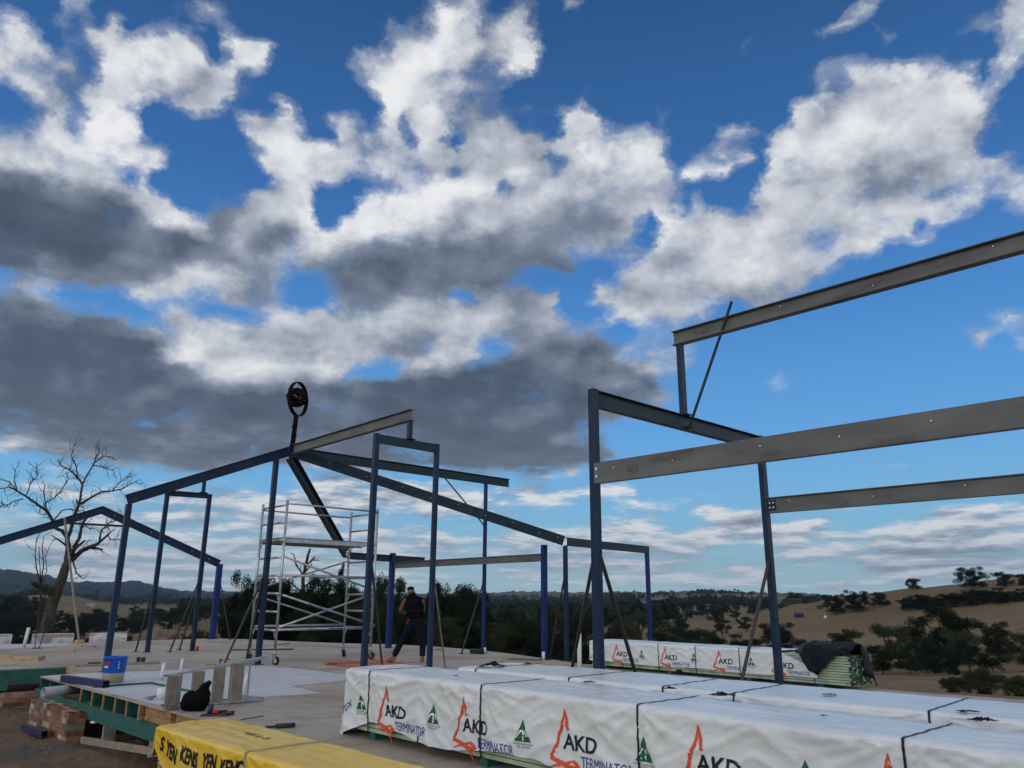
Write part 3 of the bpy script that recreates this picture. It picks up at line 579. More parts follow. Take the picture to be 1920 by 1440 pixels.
# pale wet-area sheet
mb = MB(); poly_prism(mb, [tuple((E0+EA*.02+EB*.05)[:2]), pz(180, 1261.5), pz(300, 1258), pz(440, 1251), pz(492, 1249), pz(560, 1254), pz(662, 1267), pz(655, 1275), pz(545, 1287), pz(604, 1300), pz(480, 1308), pz(381, 1332), pz(300, 1322), tuple((E0+EB*5.2+EA*.1)[:2])], .0005, .005)
mb.build('wet_area_sheet', M_sheet, floor)
mb = MB(); poly_prism(mb, [pz(-200, 1217), pz(20, 1216), pz(140, 1210.5), pz(125, 1206.5), pz(-80, 1209.5)], .0005, .005); mb.build('wet_area_sheet', M_sheet, floor)
# set-down step edges in green timber
mb = MB(); q = [onz(175, 1289, .01), onz(283, 1281.5, .01), onz(360, 1298, .01)]
mb.bar(q[0], q[1], .04, .05); mb.bar(q[1], q[2], .04, .05); mb.build('set_down_edge', M_green, floor)
# green bearer, joists and blocking along the open edge
def onE(s, w, z): return E0+EB*s+EA*w+ZUP*z
mb = MB(); mb.box(onE(EL/2+.05, .045, -.335), EB*(EL/2+.25), EA*.035, ZUP*.105); mb.build('bearer', M_green, floor)
for s in (.03, .62, 1.15):
    mb = MB(); mb.box(onE(s, .50, -.126), EB*.021, EA*.48, ZUP*.1038); mb.build('joist', M_green, floor)
js = [2.42, 2.98, 3.5, 4.02, 4.5, 4.98]
for k, s in enumerate(js[:-1]):
    mb = MB(); mb.box(onE(s, .40, -.126), EB*.017, EA*.385, ZUP*.1036); j_ = mb.build('joist', M_green, floor); mb = MB(); mb.box(onE(s, .012, -.126), EB*.019, EA*.010, ZUP*.1038); mb.build('end_cap', M_tan, j_)
for a, b in zip([.05, .64, 1.17, 1.75]+js[:-1], [.60, 1.13, 1.72, 2.4]+js[1:]):
    mb = MB(); mb.box(onE((a+b)/2, .30, -.126), EB*((b-a)/2-.03), EA*.018, ZUP*.1037); mb.build('blocking', M_green, floor)
for s0, s1 in ((5.03, 6.02), (6.10, 7.12)):
    mb = MB(); mb.box(onE((s0+s1)/2, .10, -.128), EB*(s1-s0)/2, EA*.018, ZUP*.1035); mb.build('rim_board', M_tan, floor)
for s in (4.98, 6.06):
    mb = MB(); mb.box(onE(s, .045, -.155), EB*.030, EA*.034, ZUP*.130); mb.build('cleat', M_tan, floor)
mb = MB(); mb.box(onE(EL+5.5, .06, -.20), EB*5.2, EA*.04, ZUP*.177); mb.build('bearer', M_green, floor)
# left wing edge
l0 = Vector((*pz(20, 1254), 0)); l1 = Vector((*pz(126, 1249.5), 0)); l2 = Vector((*pz(190, 1261), 0))
mb = MB(); mb.bar(l0-ZUP*.16, l1-ZUP*.16, .05, .27); mb.build('bearer', M_green, floor)
mb = MB(); mb.bar(l1+(l2-l1)*.03-ZUP*.07, l2-ZUP*.07, .05, .09); mb.build('rim_board', M_pine, floor)
l3 = Vector((*pz(-240, 1262), 0))
mb = MB(); mb.bar(l3-ZUP*.30, l0-ZUP*.30, .05, .22); mb.build('bearer', M_green, floor)
for t in (.86, .93, .985):
    p = l3.lerp(l0, t); mb = MB(); mb.box(p-ZUP*.105+A2*.3, B2*.02, A2*.3, ZUP*.082); mb.build('joist', M_green, floor)

# brick piers
def brick_mat():
    m = bpy.data.materials.new('mixed_red_brick'); m.use_nodes = True; nt = m.node_tree; N = nt.nodes; L = nt.links; b = N['Principled BSDF']; b.inputs['Roughness'].default_value = .9
    at = N.new('ShaderNodeAttribute'); at.attribute_name = 'bk'; nz = N.new('ShaderNodeTexNoise'); nz.inputs['Scale'].default_value = 14; nz.inputs['Detail'].default_value = 6
    tc = N.new('ShaderNodeTexCoord'); L.new(tc.outputs['Object'], nz.inputs[0])
    cr = N.new('ShaderNodeValToRGB'); e = cr.color_ramp.elements
    st = [(0, (.20, .17, .15)), (.12, (.11, .036, .022)), (.4, (.20, .080, .045)), (.6, (.25, .115, .065)), (.8, (.31, .175, .105)), (.93, (.55, .46, .36)), (1, (.30, .29, .27))]
    while len(e) < len(st): e.new(.5)
    for q, (p, c) in enumerate(st): e[q].position = p
    for q, (p, c) in enumerate(st): e[q].color = (*c, 1)
    L.new(at.outputs['Fac'], cr.inputs[0]); mx = N.new('ShaderNodeMix'); mx.data_type = 'RGBA'; mx.blend_type = 'MULTIPLY'; mx.inputs[0].default_value = .6
    L.new(cr.outputs[0], mx.inputs[6]); L.new(nz.outputs['Color'], mx.inputs[7])
    g = N.new('ShaderNodeGamma'); g.inputs[1].default_value = .85; L.new(mx.outputs[2], g.inputs[0]); L.new(g.outputs[0], b.inputs['Base Color'])
    bp = N.new('ShaderNodeBump'); bp.inputs['Distance'].default_value = .006; L.new(nz.outputs['Fac'], bp.inputs['Height']); L.new(bp.outputs[0], b.inputs['Normal'])
    return m
M_brick = brick_mat(); M_mortar = mat('mortar', (.34, .29, .24), .95, 0, (.24, .20, .17), 9, bump=.004, bscale=50)
def brick_wall(c, dx, dy, L, D, z0, z1, label):
    root = thing('brick_wall', label, 'brick wall', (c.x, c.y, z0)); core = MB(); core.box(c+dx*L/2+dy*D/2+ZUP*(z0+z1)/2, dx*(L/2-.006), dy*(D/2-.006), ZUP*((z1-z0)/2-.002))
    core.build('mortar', M_mortar, root)
    mb = MB(); vals = []; ch = .086; n = int(round((z1-z0)/ch)); ch = (z1-z0)/n; r = random.Random(int(L*100))
    for k in range(n):
        za, zb = z0+k*ch+.004, z0+(k+1)*ch-.004
        if k == n-1: zb = z1
        for (o, d, inn, LL) in ((c, dx, dy, L), (c+dy*D, dx, -dy, L), (c, dy, dx, D), (c+dx*L, dy, -dx, D)):
            bl = .24; x = -(k % 2)*bl/2
            while x < LL:
                x0, x1 = max(x, 0), min(x+bl-.010, LL)
                if x1-x0 > .03:
                    j = r.uniform(-.004, .003); mb.box(o+d*(x0+x1)/2+inn*(.05+j)+ZUP*(za+zb)/2, d*(x1-x0)/2, inn*.052, ZUP*(zb-za)/2)
                    vals += [r.random()]*6
                x += bl
    o = mb.build('brick_courses', M_brick, root); at = o.data.attributes.new('bk', 'FLOAT', 'FACE'); at.data.foreach_set('value', vals)
    return root
bc = onz(122, 1391, -.75); bl_ = onz(43, 1350, -.75); bdx = Vector((bl_.x-bc.x, bl_.y-bc.y, 0)).normalized()
bdy = Vector((-bdx.y, bdx.x, 0)); bdy = bdy if bdy.dot(A2) > 0 else -bdy
brick_wall(Vector((bc.x, bc.y, 0)), bdx, bdy, 2.55, .25, -.95, -.335, 'nearer brick base wall in mixed red and cream bricks below the green bearer')
b2 = onz(4, 1331, -.75); brick_wall(Vector((b2.x, b2.y, 0)), Vector((l1.x-l0.x, l1.y-l0.y, 0)).normalized(), bdx, 2.3, .5, -.95, -.46, 'farther dark red brick wall at the left edge of the photo, behind the nearer one')

st = onz(196, 1393, -.75)
mb = MB(); mb.box((st.x, st.y+.1, -.62), A2*.09, B2*.035, ZUP*.20); tag(mb.build('timber_stump', M_conc, loc=(st.x, st.y, -.75)), 'short square grey stump holding up the green bearer beside the brick wall', 'stump')
pr = onz(288, 1428, -.80)
mb = MB(); mb.tube([(pr.x, pr.y+.1, -.95), (pr.x, pr.y+.1, -.445)], [.15, .12], 18); tag(mb.build('round_pier', M_conc, loc=(pr.x, pr.y, -.8)), 'round grey pier under the bearer, half behind the yellow pack', 'pier')
p0, p1 = onz(153, 1394, -.70), onz(330, 1424, -.55)
mb = MB(); mb.bar(p0+ZUP*.05, p1+ZUP*.05, .045, .09); tag(mb.build('loose_plank', M_oldwood, loc=p0), 'weathered plank propped over the bare soil under the platform edge', 'plank')
pk_ = onz(306, 1445, -.6); mb = MB(); mb.box((pk_.x, pk_.y, -.78), B2*.022, A2*.03, ZUP*.22); tag(mb.build('timber_peg', M_pine, loc=(pk_.x, pk_.y, -.95)), 'thin pine peg standing in soil under the plank end at bottom left', 'peg')
pp = onz(190, 1352, -.44); mb = MB(); rows = [[(pp.x-.1+.05*i+.02*math.sin(j*2), pp.y-.05*j, -.44+.012*math.sin(i*1.7+j)) for j in range(4)] for i in range(5)]
mb.grid(rows); o = mb.build('paper_scrap', M_white, loc=pp); sm_ = o.modifiers.new('solid', 'SOLIDIFY'); sm_.thickness = .002; tag(o, 'white scrap hanging off the green bearer above the square stump', 'scrap')
# offcuts
def rhs(name, p, q, w, h, m, label, cat='steel offcut', open_end=True):
    root = thing(name, label, cat, p); P, Q, d, L, sx, uz = MB().frame(p, q); t = .006
    mb = MB()
    for (o, a, b) in ((sx*(w/2-t/2), sx*t/2, uz*h/2), (-sx*(w/2-t/2), sx*t/2, uz*h/2), (uz*(h/2-t/2), sx*(w/2-t-.0005), uz*t/2), (-uz*(h/2-t/2), sx*(w/2-t-.0005), uz*t/2)):
        mb.box((P+Q)/2+o, d*L/2, a, b)
    mb.build('tube_wall', m, root)
    mb = MB(); mb.box((P+Q)/2, d*(L/2-.05), sx*(w/2-t-.001), uz*(h/2-t-.001)); mb.build('bore_shade', M_rubber, root); return root  # dark solid fill paints the shade inside the hollow tube
rhs('steel_offcut', onz(119, 1272, .06), onz(199, 1283, .06), .11, .11, M_purple, 'long dark violet hollow steel offcut lying on the pale sheet beside the bucket')
rhs('steel_offcut', onz(46, 1364, -.70), onz(84, 1377, -.70), .10, .10, M_purple, 'dark violet steel offcut lying on the soil before the brick wall')
rhs('steel_offcut', onz(883, 1221, .06), onz(905, 1222, .06), .12, .12, M_slate, 'short slate steel block on the far floor edge beside a slim post')
# drain pipe, stub pipes
a, b = onz(81, 1298, -.10), onz(141, 1292, -.10); mb = MB(); mb.hollow(a, b+(b-a)*.4, .078, .070, 24); tag(mb.build('drain_pipe', M_grpvc, loc=a), 'wide grey drain pipe sticking out below the wet area floor', 'pipe')
def stub(u0, v0, v1, r, label, du=0, m=None):
    b = onz(u0, v0); h = hz(v1, b); mb = MB(); t = Vector((b.x+du, b.y, h)); mb.hollow((b.x, b.y, 0), t, r, r*.86, 16)
    mb.tube([(b.x, b.y, 0), (b.x+du*.9, b.y, h*.9)], r*.8, 12); return tag(mb.build('stub_pipe', m or M_pvc, loc=b), label, 'pipe', 'white pipes standing up through the floor')
stub(301, 1276, 1243, .030, 'white stub pipe left of the tall slim one, behind the ladder head', .03)
stub(335, 1273, 1235, .022, 'slim white stub pipe with a grey cap, behind the ladder', .03)
stub(456, 1308, 1262, .026, 'white stub pipe standing behind the foot of the lying ladder', .03)
stub(1087, 1262, 1187, .045, 'tall white pipe beside the tallest brace left of the near right post', 0)
stub(727, 1211, 1199, .04, 'tiny white pipe at the foot of a bright blue post near the worker')
stub(909, 1226, 1214, .035, 'tiny white pipe at the foot of the slim post by the steel block')
stub(1019, 1238, 1222, .04, 'small white pipe at the foot of the thick bright blue post right of centre')
stub(44, 1216, 1177, .045, 'white pipe standing on the far white sheet at left', .05)
p = onz(303, 1312); mb = MB(); mb.hollow((p.x, p.y, .005), (p.x, p.y, .17), .075, .065, 20); mb.tube([(p.x, p.y, .005), (p.x, p.y, .05)], .062, 16); tag(mb.build('floor_waste_pot', M_pvc, loc=p), 'short wide white floor waste pot beside the ladder head', 'pot')
for k, (a, b, lab) in enumerate([((272, 1308), (293, 1305), 'longer grey rod on the pale sheet left of the white pot'), ((276, 1311.5), (286, 1309.5), 'shorter grey rod just nearer than the longer one on the pale sheet')]):
    mb = MB(); mb.tube([onz(*a, .02), onz(*b, .02)], .013, 8); tag(mb.build('metal_rod', M_grpvc, loc=onz(*a)), lab, 'rod')
# bucket
bp_ = onz(211, 1280, .005); root = thing('bucket', 'blue over cream plastic bucket standing at the foot of the leftmost near post', 'bucket', bp_)
def lathe(mb, c, prof, n=28, mi=0):
    rows = [[(c.x+r*math.cos(2*math.pi*k/n), c.y+r*math.sin(2*math.pi*k/n), c.z+z) for k in range(n)] for r, z in prof]; mb.grid(rows, mi, True, True)
mb = MB(); lathe(mb, bp_, [(0, .002), (.165, .002), (.175, .17), (.176, .172)]); mb.build('lower_pail', M_cream, root)
mb = MB(); lathe(mb, bp_, [(.178, .165), (.190, .40), (.197, .405), (.197, .425), (.190, .43), (.186, .42), (.175, .18), (0, .18)]); ub = mb.build('upper_pail', M_bblue, root)
def patch(c, r, a0, a1, z0, z1, name, m, parent, slope=0):
    mb = MB(); rows = [[(c.x+(r+slope*z)*math.cos(a0+(a1-a0)*i/8), c.y+(r+slope*z)*math.sin(a0+(a1-a0)*i/8), c.z+z) for i in range(9)] for z in (z0, z1)]; mb.grid(rows); return mb.build(name, m, parent)
patch(bp_, .172, math.radians(-122), math.radians(-88), .285, .345, 'label_print', M_red, ub, .055); patch(bp_, .172, math.radians(-122), math.radians(-98), .255, .282, 'label_print', M_white, ub, .055)
for z in (.24, .285, .33): patch(bp_, .172, math.radians(-48), math.radians(-42), z, z+.022, 'symbol_print', M_white, ub, .055)
mb = MB(); mb.tube([bp_+Vector((.19*math.cos(t), .19*math.sin(t)*.9, .37-.03*math.sin((t+math.pi)))) for t in np.linspace(-math.pi*.95, -.05, 14)], .003, 6); mb.build('handle', M_black, root)
# battens and planks on the floor
def plank(a, b, w, h, m, label, cat='plank', name='timber_plank', z=0.0):
    p, q = onz(*a, z+h/2), onz(*b, z+h/2); mb = MB(); mb.bar(p, q, w, h); return tag(mb.build(name, m, loc=p), label, cat)
plank((-90, 1234), (78, 1234.5), .30, .09, M_pine, 'pile of pale pine battens at the left edge of the platform', 'timber')
plank((104, 1218.5), (140, 1219.5), .10, .05, M_pine, 'short pale batten right of the pine battens on the far floor')
plank((153, 1211.5), (178, 1212), .10, .03, M_oldwood, 'small flat dark board near the foot of the leaning timber prop')
plank((141, 1248.5), (298, 1242.5), .09, .045, M_oldwood, 'long greyish batten lying on the floor behind the bucket')
plank((166, 1243.5), (189, 1242.5), .05, .03, M_black, 'short black strip just left of the post, behind the long batten', 'strip', 'steel_strip')
plank((388, 1246.5), (404, 1246.5), .10, .04, M_tan, 'small brown block on the floor behind the lying ladder', 'block', 'timber_block')
plank((862, 1250.5), (876, 1250.5), .10, .05, M_pine, 'short bright pine block at the end of the second wrapped pack', 'block', 'timber_block')
plank((940, 1238.5), (1075, 1247), .10, .045, M_pine, 'long pine plank lying along the floor beyond the wrapped packs')
plank((817, 1217.5), (829, 1217.5), .07, .05, M_tan, 'tiny orange brown block on the far floor right of the worker', 'block', 'timber_block')
plank((955, 1235.5), (1018, 1237.5), .35, .012, M_green, 'dark green strip painting the shaded recess in the far edge of the floor', 'strip', 'recess_shade')  # dark strip paints the shade of a recess, not a timber piece
plank((452, 1349), (494, 1342.5), .012, .010, M_black, 'thin dark rod lying on the floor behind the yellow pack', 'rod', 'metal_rod')
for u, lab in ((259, 'left of two little dark blocks on the floor behind the long batten'), (268, 'right of two little dark blocks on the floor behind the long batten')):
    q = onz(u, 1241); mb = MB(); mb.box(q+ZUP*.05, A2*.04, B2*.02, ZUP*.05); tag(mb.build('small_block', M_purple, loc=q), lab, 'block')
q = onz(369.5, 1220.5); mb = MB(); lathe(mb, q, [(0, .0), (.035, .0), (.045, .12), (.04, .12), (.032, .01)]); tag(mb.build('red_cup', M_red, loc=q), 'small red cup on the far floor right of a slim post', 'cup')
for (u, v, s, lab) in ((478, 1218, 1, 'dark tube lying on the floor at the left scaffold caster'), (530, 1208, -1, 'thin pale tube lying on the far floor beyond the scaffold')):
    a, b = onz(u-44 if s > 0 else u-18, v+.5, .02), onz(u+72 if s > 0 else u+14, v-1 if s > 0 else v-2, .02)
    mb = MB(); mb.tube([a, b], .018, 8); tag(mb.build('loose_tube', M_black if s > 0 else M_alu, loc=a), lab, 'tube')

# ------------------------------------------------------------------ steel frames
def post(root, x, y, z1, s, m, z0=0.0, name='post'):
    mb = MB(); mb.box((x, y, (z0+z1)/2), A2*s/2, B2*s/2, ZUP*(z1-z0)/2); o = mb.build(name, m, root, bevel=.006)
    mb = MB(); mb.box((x, y, z0+.006), A2*(s/2+.05), B2*(s/2+.05), ZUP*.006); p = mb.build('base_plate', m, root); return o
def bolt_sky_discs(root_part, pts, n_dir, r=.010):  # solid pale discs paint the bright sky seen through bolt holes
    for p in pts:
        mb = MB(); mb.tube([Vector(p), Vector(p)+n_dir*.012], r, 8); mb.build('bolt_sky_disc', M_boltsky, root_part)
def ib(root, p, q, h, w, m, name='beam'):
    mb = MB(); mb.ibeam(p, q, h, w); return mb.build(name, m, root)
def brace(root, a, b, w=.035, m=None, name='brace'):
    mb = MB(); mb.bar(a, b, w, w*.9); o = mb.build(name, m or M_black, root)
    mb = MB(); a = Vector(a); mb.box(a+ZUP*.01-ZUP*a.z*.0, A2*.06, B2*.05, ZUP*.006); mb.build('foot_plate', m or M_black, o); return o
def onpost(u, v, x, y):      # point on a post's face nearest the camera at a given image row
    return Vector((x, y, hz(v, (x, y))))
fl = thing('building_skeleton', 'large dark blue steel skeleton on the left, beams fanning out from a central hub', 'steel frame', (-5.38, 18.4, 0), 'steel building frames')
P1 = (-7.99, 16.18); P5 = (-5.62, 18.2); HUB = Vector((-5.38, 18.40, 4.98))
post(fl, *P1, 3.30, .11, M_navy); post(fl, *P5, 4.62, .11, M_navy)
ib(fl, Vector((*P1, 3.53))-A2*.10-ZUP*.045, HUB+A2*.14+ZUP*.06, .22, .12, M_navy, 'rafter')
P2 = Vector((-9.73, 21.82, 0)); P3 = Vector((-8.83, 22.59, 0)); post(fl, P2.x, P2.y, 4.32, .11, M_navy); post(fl, P3.x, P3.y, 4.34, .11, M_navy)
ib(fl, Vector((P2.x, P2.y, 4.34))+A2*.06, Vector((P3.x, P3.y, 4.36))-A2*.06, .15, .10, M_navy, 'header')
S3 = Vector((-8.98, 22.46, 0)); post(fl, S3.x, S3.y, 4.74, .09, M_navy, 4.362, 'stub_post')
S1 = Vector((-1.97, 14.55, 0))
ib(fl, Vector((S3.x, S3.y, 4.96))-B2*.12, HUB-B2*.02-ZUP*.02, .21, .12, M_grey, 'ridge_beam')
rb = ib(fl, HUB+B2*.22+ZUP*.005, Vector((S1.x, S1.y, 4.98))+B2*.06, .22, .13, M_grey, 'ridge_beam')
mb = MB(); mb.box(HUB+B2*.20-ZUP*.12-A2*.05, B2*.012, A2*.07, ZUP*.10); hp = mb.build('splice_plate', M_navy, fl)
P6 = Vector((-2.51, 14.04, 0)); P7 = Vector((-1.48, 15.02, 0)); post(fl, P6.x, P6.y, 4.40, .095, M_navy); post(fl, P7.x, P7.y, 4.40, .085, M_navy)
mb = MB(); mb.channel(Vector((P6.x, P6.y, 4.385))+A2*.05, Vector((P7.x, P7.y, 4.385))-A2*.045, .16, .075, -B2*-1.0); mb.build('header', M_slate, fl)
post(fl, S1.x, S1.y, 4.757, .085, M_navy, 4.388, 'stub_post')
PB = Vector((-.75, 22.7, 0)); post(fl, PB.x, PB.y, 4.74, .085, M_blue)
e3 = Vector((PB.x, PB.y, 4.98))+A2*1.32*.7
b3 = ib(fl, HUB+A2*.20-ZUP*.01, e3-ZUP*.02, .235, .12, M_slate, 'ridge_beam')
dB = (e3-HUB).normalized()
P63 = Vector((1.38, 19.85, 0)); P13 = Vector((3.98, 22.96, 0)); post(fl, P63.x, P63.y, 2.75, .09, M_navy); post(fl, P13.x, P13.y, 2.80, .10, M_blue, -.9)
c2 = MB(); top2 = Vector((P63.x, P63.y, 2.99)); c2.channel(HUB+(top2-HUB).normalized()*.08+ZUP*.0, top2-(top2-HUB).normalized()*.015, .235, .09, -Vector((0, 1, 0))); b2o = c2.build('rafter', M_slate, fl)
dn = (top2-HUB).cross(ZUP).normalized(); dn = dn if dn.y < 0 else -dn
bolt_sky_discs(b2o, [HUB.lerp(top2, t)+dn*.044-ZUP*(.09+.05*(k % 2)) for k, t in enumerate((.14, .27, .40, .50, .60, .70, .80, .90, .97))], dn, .011)
mb = MB(); mb.channel(Vector((P63.x, P63.y, 2.965))+A2*.02, Vector((P13.x, P13.y, 2.965))+A2*.06, .205, .08, B2); mb.build('eave_beam', M_slate, fl)
V4 = Vector((-4.79, 22.89, 2.74)); ib(fl, HUB-ZUP*.10+Vector((0, .12, 0)), V4+ZUP*.04+Vector((0, .10, 0)), .24, .15, M_slate, 'valley_beam')
PE = Vector((-3.67, 24.48, 0)); post(fl, PE.x, PE.y, 2.80, .145, M_blue)
dE = (Vector((-2.82, 25.66, 0))-Vector((-4.77, 22.89, 0))).normalized()
ib(fl, V4+dE*.05-ZUP*.01, V4+dE*3.45-ZUP*.01, .20, .12, M_slate, 'eave_beam')
PF = Vector((.86, 20.26, 0)); post(fl, PF.x, PF.y, 2.80, .125, M_blue)
ib(fl, Vector((PE.x, PE.y, 2.52))+(PF-PE).normalized()*.09, Vector((PF.x, PF.y, 2.58))-(PF-PE).normalized()*.08, .19, .10, M_grey, 'eave_beam')
# temporary braces of the left frame
for (u0, v0, P, vt, w) in [(254, 1222, P2, 1100, .035), (318, 1222.5, P3, 1092, .035), (336, 1219, P3, 1112, .035), (418, 1250, Vector((*P5, 0)), 1080, .035), (460, 1246, Vector((*P5, 0)), 1078, .04), (835, 1254, P7, 1068, .03), (865, 1226, PB, 1095, .035), (1030, 1237, P63, 1085, .035)]:
    a = onz(u0, v0); b = onpost(0, vt, P.x, P.y); d = (Vector((b.x, b.y, 0))-a); d.z = 0; d.normalize(); brace(fl, a, b-d*.05, w, M_black if w != .03 else M_oldwood)
a = onz(718, 1262); b = onpost(0, 1064, P6.x, P6.y); brace(fl, a, b+A2*.06, .035)
pb3 = HUB.lerp(e3, .62); brace(fl, Vector((PB.x, PB.y, hz(985, PB)))-A2*.04, HUB.lerp(e3, .655)-ZUP*.22, .03)

fr = thing('building_skeleton', 'tall blue steel skeleton on the right carrying long grey beams out of the picture', 'steel frame', (1.02, 9.34, 0), 'steel building frames')
P8 = Vector((1.02, 9.34, 0)); P9 = Vector((3.99, 12.13, 0)); post(fr, P8.x, P8.y, 4.0, .098, M_navy); post(fr, P9.x, P9.y, 4.0, .098, M_navy)
dF = (P9-P8).normalized(); nF = Vector((dF.y, -dF.x, 0))
ib(fr, P8+dF*.055+ZUP*3.985, P9-dF*.055+ZUP*3.985, .21, .105, M_slate, 'header')
S2 = Vector((2.46, 10.68, 0)); S2 = P8+dF*((S2-P8).dot(dF)); post(fr, S2.x, S2.y, 5.055, .085, M_navy, 3.99, 'stub_post')
R2a = Vector((S2.x, S2.y, 5.265))-nF*.10; R2b = R2a+nF*7.2; r2 = ib(fr, R2a, R2b, .21, .125, M_grey, 'ridge_beam')
sd_ = -dF if (-dF).dot(Vector((0, -1, 0))) > 0 else dF
bolt_sky_discs(r2, [R2a+nF*t+sd_*.006-ZUP*(.06 if k % 2 else .13) for k, t in enumerate((.15, 1.7, 2.9, 4.2))], sd_, .009)
def face_off(p): return p
C1a = P8+ZUP*3.03-sd_*0+nF*.035+sd_*.0; c1 = MB(); c1.channel(P8+ZUP*3.03+sd_*.10+nF*.11, P8+ZUP*3.03+sd_*.10+nF*6.6, .245, .09, sd_); c1o = c1.build('eave_beam', M_grey, fr)
bolt_sky_discs(c1o, [P8+nF*.155+sd_*.146+ZUP*z for z in (2.955, 2.865)], sd_, .019)
bolt_sky_discs(c1o, [P8+nF*t+sd_*.146+ZUP*(2.92 if k % 2 else 2.94) for k, t in enumerate((.42, 1.25, 2.3, 3.1, 3.9))], sd_, .009)
def scrawl(parent, t, p0, d, hgt, wid, n):
    vs, fs = text_shape(t, -.004, 9); mb = MB(); mb.add([p0+d*wid*a_+ZUP*hgt*(b_+.15*a_)+n*.0015 for a_, b_ in vs], fs, 0, True); mb.build('chalk_marking', M_mark, parent)
C1P = c1o; R2P = r2
C2s = P9+nF*.06; c2o = ib(fr, C2s+ZUP*3.005, C2s+nF*6.5+ZUP*3.005, .24, .10, M_grey, 'eave_beam')
mb = MB(); mb.box(C2s+nF*.06+ZUP*2.885+sd_*.012, nF*.06, sd_*.006, ZUP*.075); pl_ = mb.build('end_plate', M_slate, fr)
bolt_sky_discs(pl_, [C2s+nF*t+sd_*.018+ZUP*z for t in (.03, .09) for z in (2.92, 2.85)], sd_, .014)
bolt_sky_discs(c2o, [C2s+nF*t+sd_*.005+ZUP*(2.93-.04*(k % 2)) for k, t in enumerate((.35, 1.6, 2.8, 3.9, 4.6))], sd_, .010)
# diagonal angle propping the ridge beam stub
a = P8+dF*((S2-P8).dot(dF)+.02)+sd_*0+nF*.065+ZUP*3.80; 
tb = onz(1372, 565, 5.45)
brace(fr, a, tb, .030)
for (u0, v0, P, vt) in [(1071, 1262, P8, 1028), (1195, 1275, P8, 1028), (1388, 1290, P9, 1053)]:
    # feet hidden behind the packs: aim from the visible direction down to the floor
    top = onpost(0, vt, P.x, P.y)
    # foot on floor along the line of sight plane through the seen lower end
    q = onz(u0, v0, .45 if P is P8 else .35); d = (q-top); foot = top+d*((top.z)/(top.z-q.z))
    s_ = Vector((d.x, d.y, 0)).normalized(); brace(fr, foot, top+s_*.055, .038, M_black)

fp = thing('building_skeleton', 'low gabled blue steel portal at the far left in front of the dead tree', 'steel frame', (-10.61, 28.82, 0), 'steel building frames')
G4 = Vector((-10.61, 28.82, 0)); GA = Vector((-13.93, 26.41, 4.40)); gd = Vector((GA.x-G4.x, GA.y-G4.y, 0)).normalized(); post(fp, G4.x, G4.y, 2.60, .18, M_blue)
gl = Vector((-17.9, 23.52, 2.22)); r1 = ib(fp, Vector((G4.x, G4.y, 2.72))-gd*.02, GA, .25, .13, M_navy, 'rafter'); ib(fp, gl+ZUP*.1, GA-Vector((.0, .0, .002)), .25, .13, M_navy, 'rafter'); post(fp, gl.x, gl.y, 2.08, .18, M_blue)
ga = GA.lerp(gl+ZUP*.1, .19)-ZUP*.24; gb = GA.lerp(Vector((G4.x, G4.y, 2.72)), .30)-ZUP*.24; gb.z = ga.z
mb = MB(); mb.bar(ga, gb, .06, .07); mb.build('collar_tie', M_navy, fp)
nG = gd.cross(ZUP); nG = nG if nG.y < 0 else -nG
bolt_sky_discs(r1, [GA.lerp(Vector((G4.x, G4.y, 2.72)), t)+nG*.010-ZUP*.12 for t in (.1, .4, .55, .75, .9)], nG, .014)
a = onz(431, 1199.5); brace(fp, a, onpost(0, 1090, G4.x, G4.y)+A2*.08, .03)
for (u0, v0, u1, v1) in ((65, 1216, 70, 1168), (73, 1216, 84, 1182)):
    a = onz(u0, v0); r_ = a.y; d = ray(u1, v1); brace(fp, a, CAM+d*(r_+.1), .02)
# timber prop
a = onz(148.5, 1206); b = GA.lerp(gl+ZUP*.1, .205)-ZUP*.05; mb = MB(); mb.bar(a, Vector((b.x, b.y, b.z))-Vector((0, .14, 0)), .055, .05)
tp = thing('timber_prop', 'long pale timber prop leaning from the floor up to the far left portal', 'prop', a); mb.build('pole', M_oldwood, tp)
mb = MB(); mb.box(a+ZUP*.05, B2*.16, A2*.10, ZUP*.05); mb.build('foot_block', M_pine, tp)

# ------------------------------------------------------------------ rusty ball finial on the hub
fin = thing('ball_finial', 'rusty pole with wire ball hung inside two steel hoops, standing on the roof hub', 'sculpture', HUB)
u_, v_ = px(HUB); pxm = (HUB.y)/FPX*1.0
fb = HUB+Vector((.06, 0, 0)); zt = hz(780, HUB); mb = MB(); mb.tube([fb-ZUP*.02, (fb.x+.03, fb.y, zt)], .057, 14); pole = mb.build('pole', M_rust, fin)
for v in (800, 817):
    z = hz(v, HUB); mb = MB(); mb.tube([(fb.x+.015, fb.y, z-.012), (fb.x+.015, fb.y, z+.012)], .072, 14); mb.build('collar', M_rust, pole)
zr = hz(717, HUB); zc = (zt+zr)/2; R_ = (zr-zt)/2; cc = Vector((fb.x+.04, fb.y, zc))
def hoop(ax, w, R=R_):
    mb = MB(); n = 56; rows = []
    side = ZUP.cross(ax).normalized()
    for k in range(n):
        t = 2*math.pi*k/n; rd = side*math.cos(t)+ZUP*math.sin(t)
        rows.append([cc+rd*R+ax*w/2, cc+rd*R-ax*w/2, cc+rd*(R-.022)-ax*w/2, cc+rd*(R-.022)+ax*w/2])
    rows.append(rows[0]); mb.grid(rows, 0, True, True); return mb.build('hoop', M_rust, fin)
hoop(Vector((math.cos(math.radians(-14)), math.sin(math.radians(-14)), 0)).normalized(), .10)
mb = MB(); mb.tube([cc+Vector((-R_*.52, -.06, .08)), cc+Vector((-R_*.52, .08, .08))], .065, 16); mb.build('side_lug', M_rust, fin)
